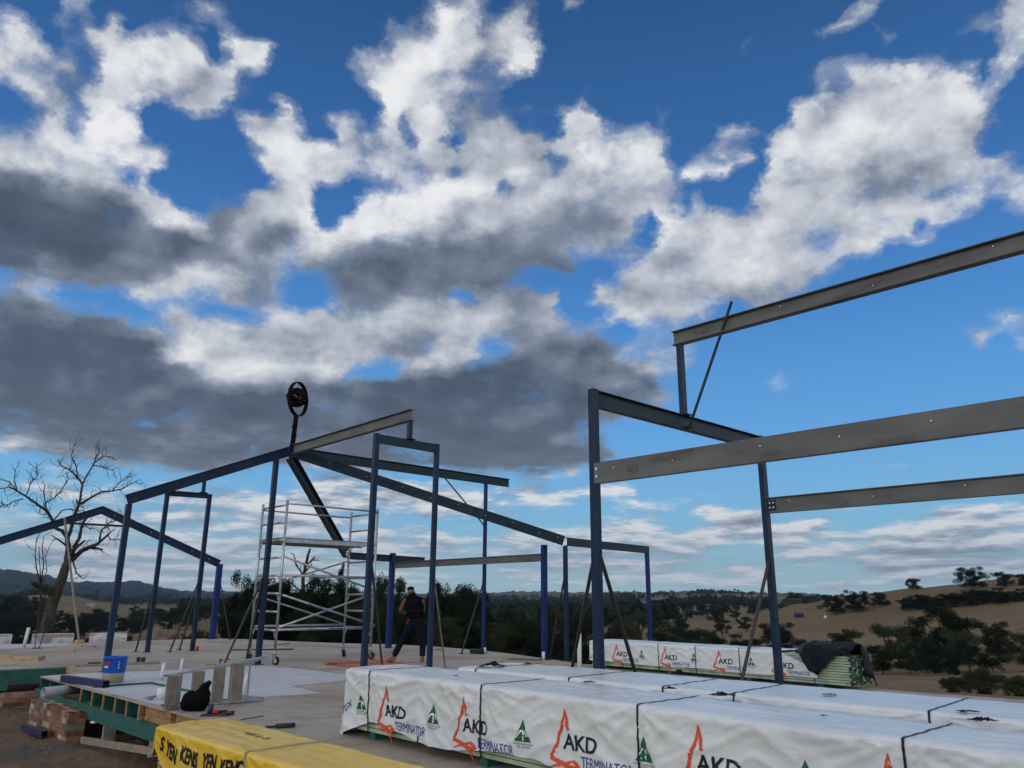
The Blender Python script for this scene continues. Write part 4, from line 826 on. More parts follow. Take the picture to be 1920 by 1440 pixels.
rb_ = random.Random(3); mb = MB(); br = .235; bcn = cc+Vector((-.03, 0, .04))
for _ in range(120):
    ax = Vector((rb_.gauss(0, 1), rb_.gauss(0, 1), rb_.gauss(0, 1))).normalized(); c0 = ax*rb_.uniform(-.85, .85)*br; rr = math.sqrt(max(br*br-c0.length_squared, .0004)); u1 = ax.orthogonal().normalized(); u2 = ax.cross(u1)
    t0 = rb_.uniform(0, 6.28); t1 = t0+rb_.uniform(1.2, 3.2)
    mb.tube([bcn+c0+(u1*math.cos(t)+u2*math.sin(t))*rr for t in np.linspace(t0, t1, 9)], .011, 4, caps=False)
mb.build('wire_ball', M_rust, fin); mb = MB(); mb.tube([(bcn.x, bcn.y, bcn.z+br), (cc.x, cc.y, zr-.01)], .008, 6); mb.build('hanging_wire', M_rust, fin)

# ------------------------------------------------------------------ scaffold tower
SW = Vector((-5.23, 18.09, 0)); LA, WB = 2.5, 1.25
sc = thing('scaffold_tower', 'mobile aluminium scaffold tower with working platform standing on casters', 'scaffold', SW)
def sp_(a, b, z): return SW+A2*a-B2*b+ZUP*z
r_t = .030
for ei, a in enumerate((0, LA)):
    for b in (0, WB):
        mb = MB(); mb.tube([sp_(a, b, .26), sp_(a, b, 3.64)], r_t, 10); p_ = mb.build('upright', M_alu, sc)
    for z in (.73, 1.13, 1.53, 1.93, 2.33, 2.73, 3.13, 3.53):
        mb = MB(); mb.tube([sp_(a, r_t, z), sp_(a, WB-r_t, z)], r_t*.85 if z in (.73, 1.93, 2.73, 3.53) else r_t*.82, 8); mb.build('rung', M_alu, sc)
    for z in (.73, 1.53, 1.93, 2.73):
        for b, s in ((0, 1), (WB, -1)):
            mb = MB(); mb.tube([sp_(a, b, z-.24), sp_(a, b+s*.14, z-.02)], .013, 6); mb.build('gusset', M_alu, sc)
ci = 0
for a in (0, LA):
    for b in (0, WB):
        mb = MB(); mb.tube([sp_(a, b, .20), sp_(a, b, .30)], .034, 10); mb.box(sp_(a, b, .19), A2*.05, B2*.045, ZUP*.012); cst = mb.build('caster', M_alu, sc)
        ax = (B2*.8+A2*.6).normalized() if ci % 2 else (A2*.9-B2*.3).normalized(); c = sp_(a, b, .088)+(A2*.04)
        mb = MB(); mb.tube([c-ax*.022, c+ax*.022], .088, 20); mb.build('wheel', M_rubber, cst); mb = MB(); mb.tube([c-ax*.028, c+ax*.028], .05, 14); mb.build('hub', [M_cream, M_bblue, M_red, M_bblue][(ci+0) % 4], cst)
        for s in (-1, 1):
            mb = MB(); mb.bar(c+ax*s*.034, c+ax*s*.034+ZUP*.10-A2*.03, .006, .05); mb.build('fork', M_alu, cst)
        ci += 1
def rail(a0, b0, z0, a1, b1, z1, r=.022, name='rail'):
    mb = MB(); mb.tube([sp_(a0, b0, z0), sp_(a1, b1, z1)], r, 8); return mb.build(name, M_alu, sc)
rail(0, -.03, 3.56, LA, -.03, 3.56); rail(0, WB+.03, 3.50, LA, WB+.03, 3.50); rail(0, -.05, .75, LA, -.05, .75, .032); rail(0, WB+.04, .78, LA, WB+.04, .78, .026); rail(0, -.04, 1.93, LA, -.04, 1.93, .03); rail(0, WB+.04, 1.96, LA, WB+.04, 1.96, .022)
d1 = rail(0, -.09, .80, LA, -.09, 1.56, .024, 'diagonal_brace'); d2 = rail(0, -.13, 1.50, LA, -.13, .80, .024, 'diagonal_brace'); rail(0, -.09, 2.34, LA, -.09, 1.62, .024, 'diagonal_brace')
rail(0, WB+.08, 1.62, LA, WB+.08, 2.36, .02, 'diagonal_brace'); rail(0, WB+.08, 1.5, LA, WB+.08, .8, .02, 'diagonal_brace')
mb = MB()
for (a, b, n, f0, z0, z1) in ((0, -.113, 7, .40, .80, 1.56), (0, -.153, 7, .27, 1.50, .80), (0, -.082, 8, .52, .75, .75)):
    for k in range(n):
        t = f0+k*.022; mb.box(sp_(LA*t, b-.0005, z0+(z1-z0)*t), A2*.017, B2*.002, ZUP*.013)
mb.build('blue_marking', M_bblue, sc)
mb = MB(); mb.box(sp_(LA/2, WB/2, 2.78), A2*(LA/2-.01), B2*(WB/2-.05), ZUP*.012); plt = mb.build('platform', M_oldwood, sc)
for b in (.05, WB/2, WB-.05):
    mb = MB(); mb.box(sp_(LA/2, b, 2.72), A2*(LA/2-.03), B2*.02, ZUP*.045); mb.build('platform_joist', M_alu, plt)

# ------------------------------------------------------------------ lying step ladder, bag, tools
LO = Vector((-4.56, 10.95, 0)); ld = thing('step_ladder', 'aluminium step ladder lying on its side with broad upright treads', 'ladder', LO)
lA = (Vector((-3.62, 11.95, 0))-LO).normalized(); lN = Vector((lA.y, -lA.x, 0)); LL = 1.42
mb = MB(); mb.bar(LO+ZUP*.03, LO+lA*LL+ZUP*.03, .09, .03); mb.build('rail', M_alu, ld)
mb = MB(); mb.bar(LO+ZUP*.43, LO+lA*LL+ZUP*.60, .09, .03); mb.build('rail', M_alu, ld)
for t in (.06, .40, .70, .98):
    zt_ = .43+.17*t*1.0/1.0*(1/1.42)*1.42*.98; zt_ = .43+.17*t/1.0*.70
    mb = MB(); c = LO+lA*t+ZUP*(.045+zt_-.015)/2
    mb.box(c-lN*-.04, lA*.085, lN*.010, ZUP*(zt_-.06)/2)
    tr = mb.build('tread', M_oldwood if t < .9 else M_oldwood, ld)
    for k in range(3):
        mb = MB(); mb.box(c+lN*.052+lA*(-.05+k*.05), lA*.003, lN*.002, ZUP*(zt_-.07)/2); mb.build('grip_ridge', M_oldwood, tr)
    mb = MB(); mb.box(c+lN*.052+lA*.080, lA*.006, lN*.004, ZUP*(zt_-.06)/2); mb.build('tread_edge', M_alu, tr)
mb = MB(); mb.bar(LO+lN*-.12+ZUP*.05, LO+lA*LL-lN*.22+ZUP*.03, .03, .025); mb.build('rear_leg', M_alu, ld)
mb = MB(); mb.bar(LO+lN*-.12+ZUP*.42, LO+lA*LL-lN*.22+ZUP*.55, .03, .025); mb.build('rear_leg', M_alu, ld)
for t in (.25, 1.0, 1.3):
    mb = MB(); mb.bar(LO+lA*t-lN*(.13+.07*t)+ZUP*.05, LO+lA*t-lN*(.13+.07*t)+ZUP*(.42+.09*t), .022, .022); mb.build('rear_rung', M_alu, ld)
mb = MB(); mb.bar(LO+lA*1.05+ZUP*.50, LO+lA*LL-lN*.05+ZUP*.585, .02, .02); mb.build('spreader', M_alu, ld); mb = MB(); mb.bar(LO+lA*1.05+ZUP*.10, LO+lA*LL+lN*.03+ZUP*.045, .02, .02); mb.build('spreader', M_alu, ld)
def blob(c, pts, name, m, parent=None, loc=None, sub=3, seed=0, amp=.12, res=.9):
    # lumpy closed surface: union-like radial field of ellipsoid bulges round an axis path
    me = bmesh.new(); bmesh.ops.create_icosphere(me, subdivisions=4, radius=1); vs = []
    for v in me.verts:
        n = v.co.normalized(); best = 0
        for (p, r) in pts:
            # ray from centre hits sphere p,r
            b = n.dot(p); q = b*b-(p.length_squared-r*r)
            if q > 0: best = max(best, b+math.sqrt(q))
        best = max(best, .02); best *= 1+amp*noise.noise(n*3+Vector((seed, 0, 0)))+amp*.4*noise.noise(n*8+Vector((seed, 3, 0)))
        vs.append(c+n*best)
    fs = [tuple(x.index for x in f.verts) for f in me.faces]; me.free(); mb = MB(); mb.add(vs, fs, 0, True); return mb.build(name, m, parent, loc)
bgc = onz(368, 1333, .0)
bag = blob(bgc+Vector((-.03, 0, .15)), [(Vector((-.06, 0, -.01)), .15), (Vector((.06, .0, .0)), .155), (Vector((.12, .02, .07)), .10), (Vector((-.13, -.01, -.06)), .09), (Vector((.10, 0, .16)), .07), (Vector((.14, 0, .22)), .05), (Vector((.18, 0, .25)), .035)], 'black_bag', M_bag, loc=bgc, amp=.14)
for v in bag.data.vertices:
    if v.co.z < .004: v.co.z = .004
for v in bag.data.vertices: v.co *= .86
tag(bag, 'lumpy black cloth bag slumped against the lying ladder', 'bag')
tc_ = onz(405, 1342); root = thing('tool_tray', 'dark open tray of hand tools on the floor in front of the black bag', 'tray', tc_)
mb = MB(); mb.box(tc_+ZUP*.012, B2*.10+A2*.12, (A2*.10-B2*.08)*.6, ZUP*.010); mb.build('tray_base', M_black, root)
mb = MB(); mb.tube([tc_+Vector((-.05, .02, .04)), tc_+Vector((.12, .05, .05))], .018, 8); mb.build('handle_tool', M_black, root)
mb = MB(); mb.tube([tc_+Vector((.10, .0, .035)), tc_+Vector((.22, .02, .035))], [.012, .03], 8); mb.build('pliers', M_black, root)
mb = MB(); mb.tube([tc_+Vector((-.10, .05, .02)), tc_+Vector((-.09, .05, .13))], .035, 12); mb.build('tin', M_purple, root)
mb = MB(); mb.box(tc_+Vector((-.01, .0, .05)), Vector((.035, 0, 0)), Vector((0, .02, 0)), Vector((0, 0, .015))); mb.build('red_grip', M_red, root)
a, b = onz(504, 1362, .03), onz(556, 1359, .03); root = thing('sealant_gun', 'black sealant gun lying on the floor between the yellow pack and the white pack', 'tool', a)
d = (b-a).normalized(); mb = MB(); mb.tube([a+d*.08, b-d*.02], .026, 10); mb.build('barrel', M_black, root); mb = MB(); mb.tube([b-d*.02, b+d*.10], [.010, .004], 6); mb.build('nozzle', M_grpvc, root)
mb = MB(); mb.tube([a+d*.10, a-d*.02+Vector((-.02, -.06, -.01))], .014, 8); mb.tube([a+d*.06, a-d*.04+Vector((0, .01, 0))], .008, 6); mb.build('trigger_handle', M_black, root)
for (u, v0, v1, m, lab) in ((411.5, 1255, 1235, M_black, 'small dark clamp standing behind the lying ladder'), (421, 1270, 1233, M_red, 'red handled clamp standing behind the lying ladder')):
    b_ = onz(u, v0); z = hz(v1, b_); root = thing('bar_clamp', lab, 'clamp', b_); mb = MB(); mb.tube([(b_.x, b_.y, 0), (b_.x, b_.y, z)], .014, 8); mb.build('bar', m, root)
    mb = MB(); mb.box((b_.x+.01, b_.y, z-.03), Vector((.035, 0, 0)), Vector((0, .02, 0)), Vector((0, 0, .014))); mb.build('jaw', M_black, root)
# orange cord
oc = onz(660, 1247, .008); rc = random.Random(11); mb = MB(); pts = []
for k in range(260):
    t = k/260*2*math.pi*5.2; R1 = .75+.22*math.sin(t*.37)+.10*math.sin(t*1.3+1); pts.append(Vector((oc.x+.25+R1*math.cos(t)*1.0+.12*math.sin(t*.21), oc.y+.2+R1*.62*math.sin(t)+.15*math.cos(t*.3), .010+.012*(k % 7)/7)))
mb.tube(pts, .007, 5); ex = onz(699, 1238, .01); mb.tube([pts[-1], ex+Vector((0, .1, .02)), ex+Vector((.05, 0, .10)), ex+Vector((.0, -.1, .02)), onz(735, 1240, .01)], .007, 5)
tag(mb.build('extension_cord', M_orange, loc=oc), 'tangled orange extension cord on the floor under the scaffold', 'cord')
q = onz(613, 1245.5, .02); mb = MB(); mb.tube([q, q+Vector((.12, 0, .0)), q+Vector((.22, .02, 0))], [.022, .026, .016], 8); tag(mb.build('cord_plug', M_black, loc=q), 'black plug on the floor at the left end of the orange cord', 'plug')

# ------------------------------------------------------------------ wrapped timber packs
_txt = {}
def text_shape(s, bold=.0, step=.12):
    key = (s, bold)
    if key in _txt: return _txt[key]
    cu = bpy.data.curves.new('txt', 'FONT'); cu.body = s; cu.size = 1.0; cu.offset = bold; cu.resolution_u = 3
    o = bpy.data.objects.new('txt', cu); col.objects.link(o); dg = bpy.context.evaluated_depsgraph_get(); dg.update()
    me = o.evaluated_get(dg).to_mesh(); bm = bmesh.new(); bm.from_mesh(me)
    o.evaluated_get(dg).to_mesh_clear(); bpy.data.objects.remove(o); bpy.data.curves.remove(cu)
    xs = [v.co.x for v in bm.verts]; ys = [v.co.y for v in bm.verts]; x0, x1, y0, y1 = min(xs), max(xs), min(ys), max(ys)
    k = x0+step
    while k < x1: bmesh.ops.bisect_plane(bm, geom=bm.verts[:]+bm.edges[:]+bm.faces[:], plane_co=(k, 0, 0), plane_no=(1, 0, 0)); k += step
    k = y0+step
    while k < y1: bmesh.ops.bisect_plane(bm, geom=bm.verts[:]+bm.edges[:]+bm.faces[:], plane_co=(0, k, 0), plane_no=(0, 1, 0)); k += step
    bm.verts.ensure_lookup_table()
    vs = [((v.co.x-x0)/(x1-x0), (v.co.y-y0)/(y1-y0)) for v in bm.verts]; fs = [tuple(v.index for v in f.verts) for f in bm.faces]; bm.free()
    _txt[key] = (vs, fs); return _txt[key]
def poly_shape(pts, nx=7, ny=9):      # a filled outline cut into small pieces so that it follows the folds
    bm = bmesh.new(); vs = [bm.verts.new((x, y, 0)) for x, y in pts]; bm.faces.new(vs)
    bmesh.ops.triangulate(bm, faces=bm.faces[:]); xs = [p[0] for p in pts]; ys = [p[1] for p in pts]
    for i in range(1, nx): bmesh.ops.bisect_plane(bm, geom=bm.verts[:]+bm.edges[:]+bm.faces[:], plane_co=(min(xs)+(max(xs)-min(xs))*i/nx, 0, 0), plane_no=(1, 0, 0))
    for i in range(1, ny): bmesh.ops.bisect_plane(bm, geom=bm.verts[:]+bm.edges[:]+bm.faces[:], plane_co=(0, min(ys)+(max(ys)-min(ys))*i/ny, 0), plane_no=(0, 1, 0))
    bm.verts.ensure_lookup_table(); r = ([(v.co.x, v.co.y) for v in bm.verts], [tuple(v.index for v in f.verts) for f in bm.faces]); bm.free(); return r
def stroke_shape(path, w0):       # tapering brush stroke
    L_, R_s = [], []
    for i, (x, y, w) in enumerate(path):
        x0, y0 = path[max(i-1, 0)][:2]; x1, y1 = path[min(i+1, len(path)-1)][:2]; d = math.hypot(x1-x0, y1-y0); nx, ny = -(y1-y0)/d, (x1-x0)/d
        L_.append((x+nx*w*w0, y+ny*w*w0)); R_s.append((x-nx*w*w0, y-ny*w*w0))
    n = len(path); return L_+R_s, [(i, i+1, n+i+1, n+i) for i in range(n-1)]
def densify(path, k=4):
    out = []
    for a, b in zip(path[:-1], path[1:]):
        for i in range(k): t = i/k; out.append(tuple(a[j]+(b[j]-a[j])*t for j in range(3)))
    out.append(path[-1]); return out
EMB = [stroke_shape(densify(p), 1.25) for p in (
    [(.035, .44, .010), (.018, .50, .013), (0, .60, .002)], [(0, .60, .003), (-.028, .47, .012), (-.07, .40, .012), (-.082, .33, .012), (-.16, .225, .013)],
    [(-.165, .22, .012), (-.05, .20, .015), (.05, .17, .015), (.13, .165, .016)], [(.085, .215, .010), (.12, .20, .012), (.155, .172, .008)],
    [(-.17, .145, .001), (-.11, .165, .006), (-.03, .185, .007), (.04, .205, .008), (.10, .225, .004)], [(-.05, .195, .008), (.03, .165, .009), (.10, .11, .005), (.14, .055, .001)])]
TRI = poly_shape([(-.085, 0), (.085, 0), (0, .175)])
ROO = [stroke_shape(densify(p), 1) for p in ([(-.06, .018, .002), (-.045, .045, .006), (-.02, .075, .008), (.005, .080, .008), (.018, .055, .007), (.012, .02, .006), (.006, .0, .005)], [(.018, .060, .006), (.035, .070, .006), (.048, .050, .005), (.042, .035, .003)], [(.03, .07, .004), (.034, .088, .003)])]

class Pack:
    def __init__(s, O, ang, s0, s1, W, zt, zb, straps, seed, hem=None, amp=1.0, zfoot=0.0):
        s.O = Vector((O[0], O[1], 0)); a = math.radians(ang); s.dy = (A2*math.cos(a)+B2*math.sin(a)); s.dx = (B2*math.cos(a)-A2*math.sin(a))
        s.s0, s.s1, s.W, s.zt, s.zb, s.straps, s.seed, s.amp, s.zf = s0, s1, W, zt, zb, straps, seed, amp, zfoot
        s.hem = hem or (lambda q: zb+.11)
    def disp(s, x, z):        # outward bulge of the front wrap
        near = min(abs(x-k) for k in s.straps) if s.straps else 1
        pin = 1-math.exp(-(near/.16)**2); d = .020*pin
        h = max(s.zt-z, 0); sd = s.seed*7.3
        # swags hanging between the straps, with sharp crests
        sw = noise.noise(Vector((x*1.1+sd, (z*3.0-1.5*(near**.7)), sd)))
        q1 = 1-abs(noise.noise(Vector((x*1.7+sd, z*5.5-2.6*near, sd+2)))*2.2); q2 = 1-abs(noise.noise(Vector((x*4.5+sd, z*11-5*near, sd+6)))*2.2)
        d += (.026*sw+.017*max(q1, 0)**3+.009*max(q2, 0)**3)*(.35+.65*pin)
        for k in s.straps:    # creases fanning from the strap corners
            dx = x-k; r = math.hypot(dx, h*1.0)+.02
            if r < 1.1:
                th = math.atan2(h+.01, abs(dx)+.02); f = math.exp(-(r/.50)**2)*min(abs(dx)/.05, 1)
                w_ = abs(math.sin(th*8+noise.noise(Vector((k, th*2.5, sd)))*4+noise.noise(Vector((dx*3, h*3, sd)))*1.6)); d += .030*(1-w_)**1.6*f*min(r/.12, 1)
                g = math.exp(-(abs(dx)/.13)**2)*min(abs(dx)/.025, 1); d += .013*(1-abs(math.sin(z*30+noise.noise(Vector((z*9, k, sd)))*5+abs(dx)*14)))**1.5*g
        d += .010*max(0, 1-abs(h-.055)/.02)*.6      # turned-over top lap
        return max(.008+d*s.amp, .004)
    def P(s, x, w, z): return s.O+s.dx*x+s.dy*w+ZUP*z
    def front(s, x, z, off=0.0): return s.P(x, -(s.disp(x, z)+off), z)
    def topz(s, x, w):
        near = min(abs(x-k) for k in s.straps) if s.straps else 1
        return s.zt+(.006*noise.noise(Vector((x*1.6, w*9, s.seed)))+.007*noise.noise(Vector((x*5, w*5, s.seed+9)))+.004*math.sin(w*34+noise.noise(Vector((x, w*2, 1)))*2))*(1-.6*math.exp(-(near/.12)**2))
    def wrap(s, root, m, flap=True, step=.03, cut=None):
        mb = MB(); rows = []; n = int((s.s1-s.s0)/step); r = .022
        xs = [s.s0+(s.s1-s.s0)*i/n for i in range(n+1)]
        def prof(x, f=1.0, drop=0.0):
            pr = []; hm = s.hem(x)+drop; nz = 26
            for i in range(nz+1):
                t = i/nz; z = hm+(s.zt-r-hm)*t; pr.append((-s.disp(x, z), z))
            for i in range(1, 4): a_ = math.pi/2*i/4; pr.append((-s.disp(x, s.zt-r)*(1-math.sin(a_))+r*(1-math.cos(a_)), s.zt-r+r*math.sin(a_)))
            for i in range(1, 24): w = r+(s.W-2*r)*i/24; pr.append((w, s.topz(x, w)))
            for i in range(1, 10): t = i/9; pr.append((s.W+.008, s.zt-r-(s.zt-hm-r)*t))
            return pr
        def row(x, off, f):
            return [s.P(x+off, s.W/2+(w-s.W/2)*f, z+(0 if z > s.zt-.03 else 0)) for w, z in prof(x)]
        if flap:
            for k in range(10, 0, -1):     # loose end, drooping outwards low down
                f = math.cos(k/10*math.pi/2); rr = []
                for (w, z) in prof(s.s0):
                    low = max(0, 1-(z-s.hem(s.s0))/(s.zt-s.hem(s.s0))); o = -.05*math.sin(k/10*math.pi/2)-.10*low*math.sin(min(k/3, 1)*math.pi/2)+.02*noise.noise(Vector((w*6, z*7, s.seed)))
                    rr.append(s.P(s.s0+o, s.W/2+(w-s.W/2)*f, z-low*.10))
                rows.append(rr)
        for x in xs: rows.append(row(x, 0, 1))
        for k in range(1, 7): rows.append(row(s.s1, .03*math.sin(k/6*math.pi/2), math.cos(k/6*math.pi/2)))
        mb.grid(rows); o = mb.build('wrap', m, root); return o
    def strap(s, root, x, zlo, m=None, w=.0075, top=True, zhi=None):
        mb = MB(); rows = []; zhi = zhi or s.zt
        for i in range(26):
            z = zlo+(zhi-zlo)*i/25; d = max(s.disp(x-w, z), s.disp(x, z), s.disp(x+w, z))+.009 if z > s.hem(x)-.02 else .012
            rows.append([s.P(x-w, -d, z), s.P(x+w, -d, z), s.P(x+w, -d+.006, z), s.P(x-w, -d+.006, z)])
        if top:
            for i in range(0, 22):
                wv = .004+(s.W*1.0)*i/21; z = max(s.topz(x, wv), s.topz(x-w, wv), s.topz(x+w, wv))+.005
                rows.append([s.P(x-w, wv, z), s.P(x+w, wv, z), s.P(x+w, wv+.0, z-.003), s.P(x-w, wv, z-.003)])
        mb.grid(rows, 0, False, True); return mb.build('strap', m or M_strap, root)
    def boards(s, root, m, z0, z1, n=None, mend=None, x0=None, x1=None, across=5):
        h = .045; n = max(int(round((z1-z0)/h)), 1); h = (z1-z0)/n; r = random.Random(s.seed); x0 = s.s0+.03 if x0 is None else x0; x1 = s.s1-.03 if x1 is None else x1
        mb = MB(); cw = (s.W-.03)/across
        for i in range(n):
            for j in range(across):
                e = r.uniform(-.02, .03); jj = r.uniform(-.004, .006) if j == 0 else 0
                a_, b_ = s.P(x0+r.uniform(0, .02), .015+j*cw-jj, z0+i*h+.002), s.P(x1+e, .015+j*cw-jj, z0+i*h+.002)
                c = (a_+b_)/2+s.dy*(cw/2)+ZUP*(h/2-.002)
                o = len(mb.f); mb.box(c, (b_-a_)/2, s.dy*(cw/2-.0015), ZUP*(h/2-.0045))
                if mend: mb.m[o+5] = 1 if r.random() < .6 else 2; mb.m[o+4] = 1
        return mb.build('board_stack', [m]+(mend or []), root)
    def bearer(s, root, x, m=None):
        mb = MB(); c = s.P(x, s.W/2, s.zf+(s.zb-s.zf)/2-.001); mb.box(c, s.dx*.045, s.dy*(s.W/2-.02), ZUP*((s.zb-s.zf)/2-.001)); mb.build('bearer', m or M_green, root)
    def prints(s, wrap_o, x0, z0, sc, zmin=None, seed=0, skip=()):
        r = random.Random(seed); items = []
        def put(shape, ox, oz, sx, sz, name, m, off, ang=0.0):
            vs, fs = shape; mb = MB(); ca, sa = math.cos(ang), math.sin(ang)
            pts = []
            for (px_, pz_) in vs:
                X, Z = px_*sx, pz_*sz; X, Z = X*ca-Z*sa, X*sa+Z*ca; pts.append(s.front(x0+ox+X, z0+oz+Z, off))
            mb.add(pts, fs, 0, True); return mb.build(name, m, wrap_o)
        mb = MB()
        if 'e' not in skip:
            for vs, fs in EMB: mb.add([s.front(x0+x*sc, z0+z*sc, .0045) for x, z in vs], fs, 0, True)
            mb.build('red_emblem', M_ink_r, wrap_o)
            put(text_shape('AKD', .020), -.02*sc, .300*sc, .36*sc, .118*sc, 'black_lettering', M_ink_k, .0055)
            put(text_shape('TERMINATOR', .0), .17*sc, .185*sc, .51*sc, .085*sc, 'blue_lettering', M_ink_b, .0050)
        if 't' not in skip:
            put(TRI, .79*sc, .315*sc, sc, sc, 'green_emblem', M_ink_g, .0045)
            mb = MB()
            for vs, fs in ROO: mb.add([s.front(x0+(.79+x)*sc, z0+(.322+z)*sc, .0060) for x, z in vs], fs, 0, True)
            mb.build('white_kangaroo_line', M_ink_w, wrap_o)
            put(text_shape('AUSTRALIAN MADE', 0, 1), .69*sc, .288*sc, .21*sc, .016*sc, 'small_lettering', M_ink_k, .0050)
            put(text_shape('AND GROWN', 0, 1), .72*sc, .266*sc, .15*sc, .016*sc, 'small_lettering', M_ink_k, .0050)

O1 = (-1.5018, 8.8983)
def hem1(x):
    # torn, sagging lower edge: low at the left, rising and dipping along the pack
    base = .125+.045*math.sin(x*2.9+1.2)+.02*noise.noise(Vector((x*4, 1, 0)))
    if x < .05: base = .02+.10*max(x+.45, 0)/.5*1.6
    return max(min(base, .21), .01)
k1 = Pack(O1, 0, -.44, 7.1, .80, .69, .07, [0, 1.84, 3.63, 5.55], 1, hem1, 1.2)
root = thing('timber_pack', 'front white wrapped timber pack with full red, black and green printing along its side', 'timber pack', k1.P(0, .4, 0), 'strapped packs of timber')
wr = k1.wrap(root, M_wrap)
k1.boards(root, M_board, .072, .64, x0=-.38)
for x in k1.straps: k1.strap(root, x, .075)
k1.strap(root, .92, .07, top=False, zhi=.15)
for x in (.05, 1.85, 3.65, 5.5): k1.bearer(root, x)
for i, (x, z) in enumerate([(-.91+.0, -.03), (.36, -.03), (1.63, -.03), (2.9, -.01), (4.17, .01), (5.46, 0)]): k1.prints(wr, x, z, 1.0, skip='e' if i == 0 else '')
vs, fs = text_shape('TOR', .006); mb = MB(); mb.add([k1.front(-.47+.17*x, .20+.085*z+.10*x, .006) for x, z in vs], fs, 0, True); mb.build('blue_lettering', M_ink_b, wr)
# second pack behind it (slightly turned), and the third row behind that
k2 = Pack(k1.P(.28, 1.0, 0)[:2], -4.0, 0, 6.6, 1.08, .69, .07, [.28, 1.62, 2.72, 3.42, 4.95], 2, lambda x: .35, .8)
root = thing('timber_pack', 'second white wrapped timber pack, close behind the front one, only its top showing', 'timber pack', k2.P(0, .4, 0), 'strapped packs of timber')
k2.wrap(root, M_wrap, step=.04); k2.boards(root, M_board, .072, .63)
for x in k2.straps: k2.strap(root, x, .2)
for x in (.4, 2.6, 5): k2.bearer(root, x)
# far pack with the open end
O3 = (1.80, 18.17)
k3 = Pack(O3, 0, 0, 5.25, .82, .575, .06, [1.87, 2.77, 3.75], 4, lambda x: .15+.01*math.sin(x*3)+(.0 if x < 4.6 else (x-4.6)*.18), .75)
root = thing('timber_pack', 'far white printed timber pack with its green board ends bare at the right', 'timber pack', k3.P(0, .4, 0), 'strapped packs of timber')
class _K3(Pack): pass
def k3_wrap():
    s = k3; mb = MB(); rows = []; r = .02
    def endx(z):       # the wrap is cut back in a curve towards the open end
        t = (z-.1)/(s.zt-.1); return 4.45+.85*math.sin(max(0, 1-abs(t-.30)/.9)*math.pi/2)*(1-.55*t*t)
    n = 120
    for i in range(n+1):
        f = i/n; rr = []
        for q in range(22):
            z0 = s.hem(min(f*5, 4.5)); z = z0+(s.zt-r-z0)*q/21; x = f*endx(z); rr.append(s.P(x, -s.disp(x, z), z))
        for q in range(1, 14): w = r+(s.W-2*r)*q/13; x = f*endx(s.zt); rr.append(s.P(x, w, s.topz(x, w)))
        for q in range(1, 6): x = f*endx(s.zt); rr.append(s.P(x, s.W+.006, s.zt-r-.4*q/5))
        rows.append(rr)
    first = [rows[0]]
    cap = []
    for k in range(6, 0, -1):
        f = math.cos(k/6*math.pi/2); c = s.P(-.03, s.W/2, 0); cap.append([Vector(p).lerp(Vector((c.x, c.y, p[2])), 1-f) for p in rows[0]])
    mb.grid(cap+rows); return mb.build('wrap', M_wrap, root)
wr = k3_wrap()
k3.boards(root, M_board, .062, .545, mend=[M_bend, M_bendb], x0=.03, x1=5.83, across=6)
for x in k3.straps+[.02+.9]: k3.strap(root, x, .06) if x in k3.straps else k3.strap(root, x, .065, top=False, zhi=.16)
k3.strap(root, 5.2, .06, top=False)
for x in (.4, 2.1, 3.9, 5.3): k3.bearer(root, x)
for i, x in enumerate((.78, 2.05, 3.32, 4.55)): k3.prints(wr, x, .02, .86, skip='' if i < 3 else 't')
vs, fs = text_shape('ATOR', .006); mb = MB(); mb.add([k3.front(.02+.22*x, .185+.075*z, .006) for x, z in vs], fs, 0, True); mb.build('blue_lettering', M_ink_b, wr)
# black tarp over its right end
def tarp():
    mb = MB(); s = k3; rows = []; nx, nw = 64, 64
    for i in range(nx+1):
        x = 4.78+1.24*i/nx; rr = []
        for j in range(nw+1):
            t = j/nw; w = -.055+(s.W+.185)*t; e = min((x-4.78)/.25, 1)
            h = .030+(.085*math.sin(min(t*1.15, 1)*math.pi)*e)+.03*e
            z = s.zt+h+.040*noise.noise(Vector((x*5, w*6, 2)))+.030*(1-abs(noise.noise(Vector((x*8, w*6, 7)))*2.4))+.014*(1-abs(noise.noise(Vector((x*17, w*13, 3)))*2.4))
            front = max(0, 1-(t/.12)) if t < .12 else 0
            if front: z -= front*(.08+.36*math.exp(-((x-5.28)/.25)**2)); w -= .05*min(front*3, 1)
            if x < 5.05 and t < .5: w += (5.05-x)*1.1*(1-t/.5)
            if t > .84: k = (t-.84)/.16; z -= k*.42; w += .04*k
            if x > 5.80: k = (x-5.80)/.22; z -= k*(.02+.50*max(0, min((t-.42)/.12, 1)))
            xx = x if x < 5.83 else 5.83+(x-5.83)*.35+.02*noise.noise(Vector((x*9, w*7, 1)))
            rr.append(s.P(xx, w, max(z, .02)))
        rows.append(rr)
    mb.grid(rows); o = mb.build('black_tarp', M_tarp, loc=s.P(5, .4, s.zt)); m = o.modifiers.new('solid', 'SOLIDIFY'); m.thickness = .004; return o
tag(tarp(), 'crumpled black plastic sheet thrown over the right end of the far pack', 'tarp')
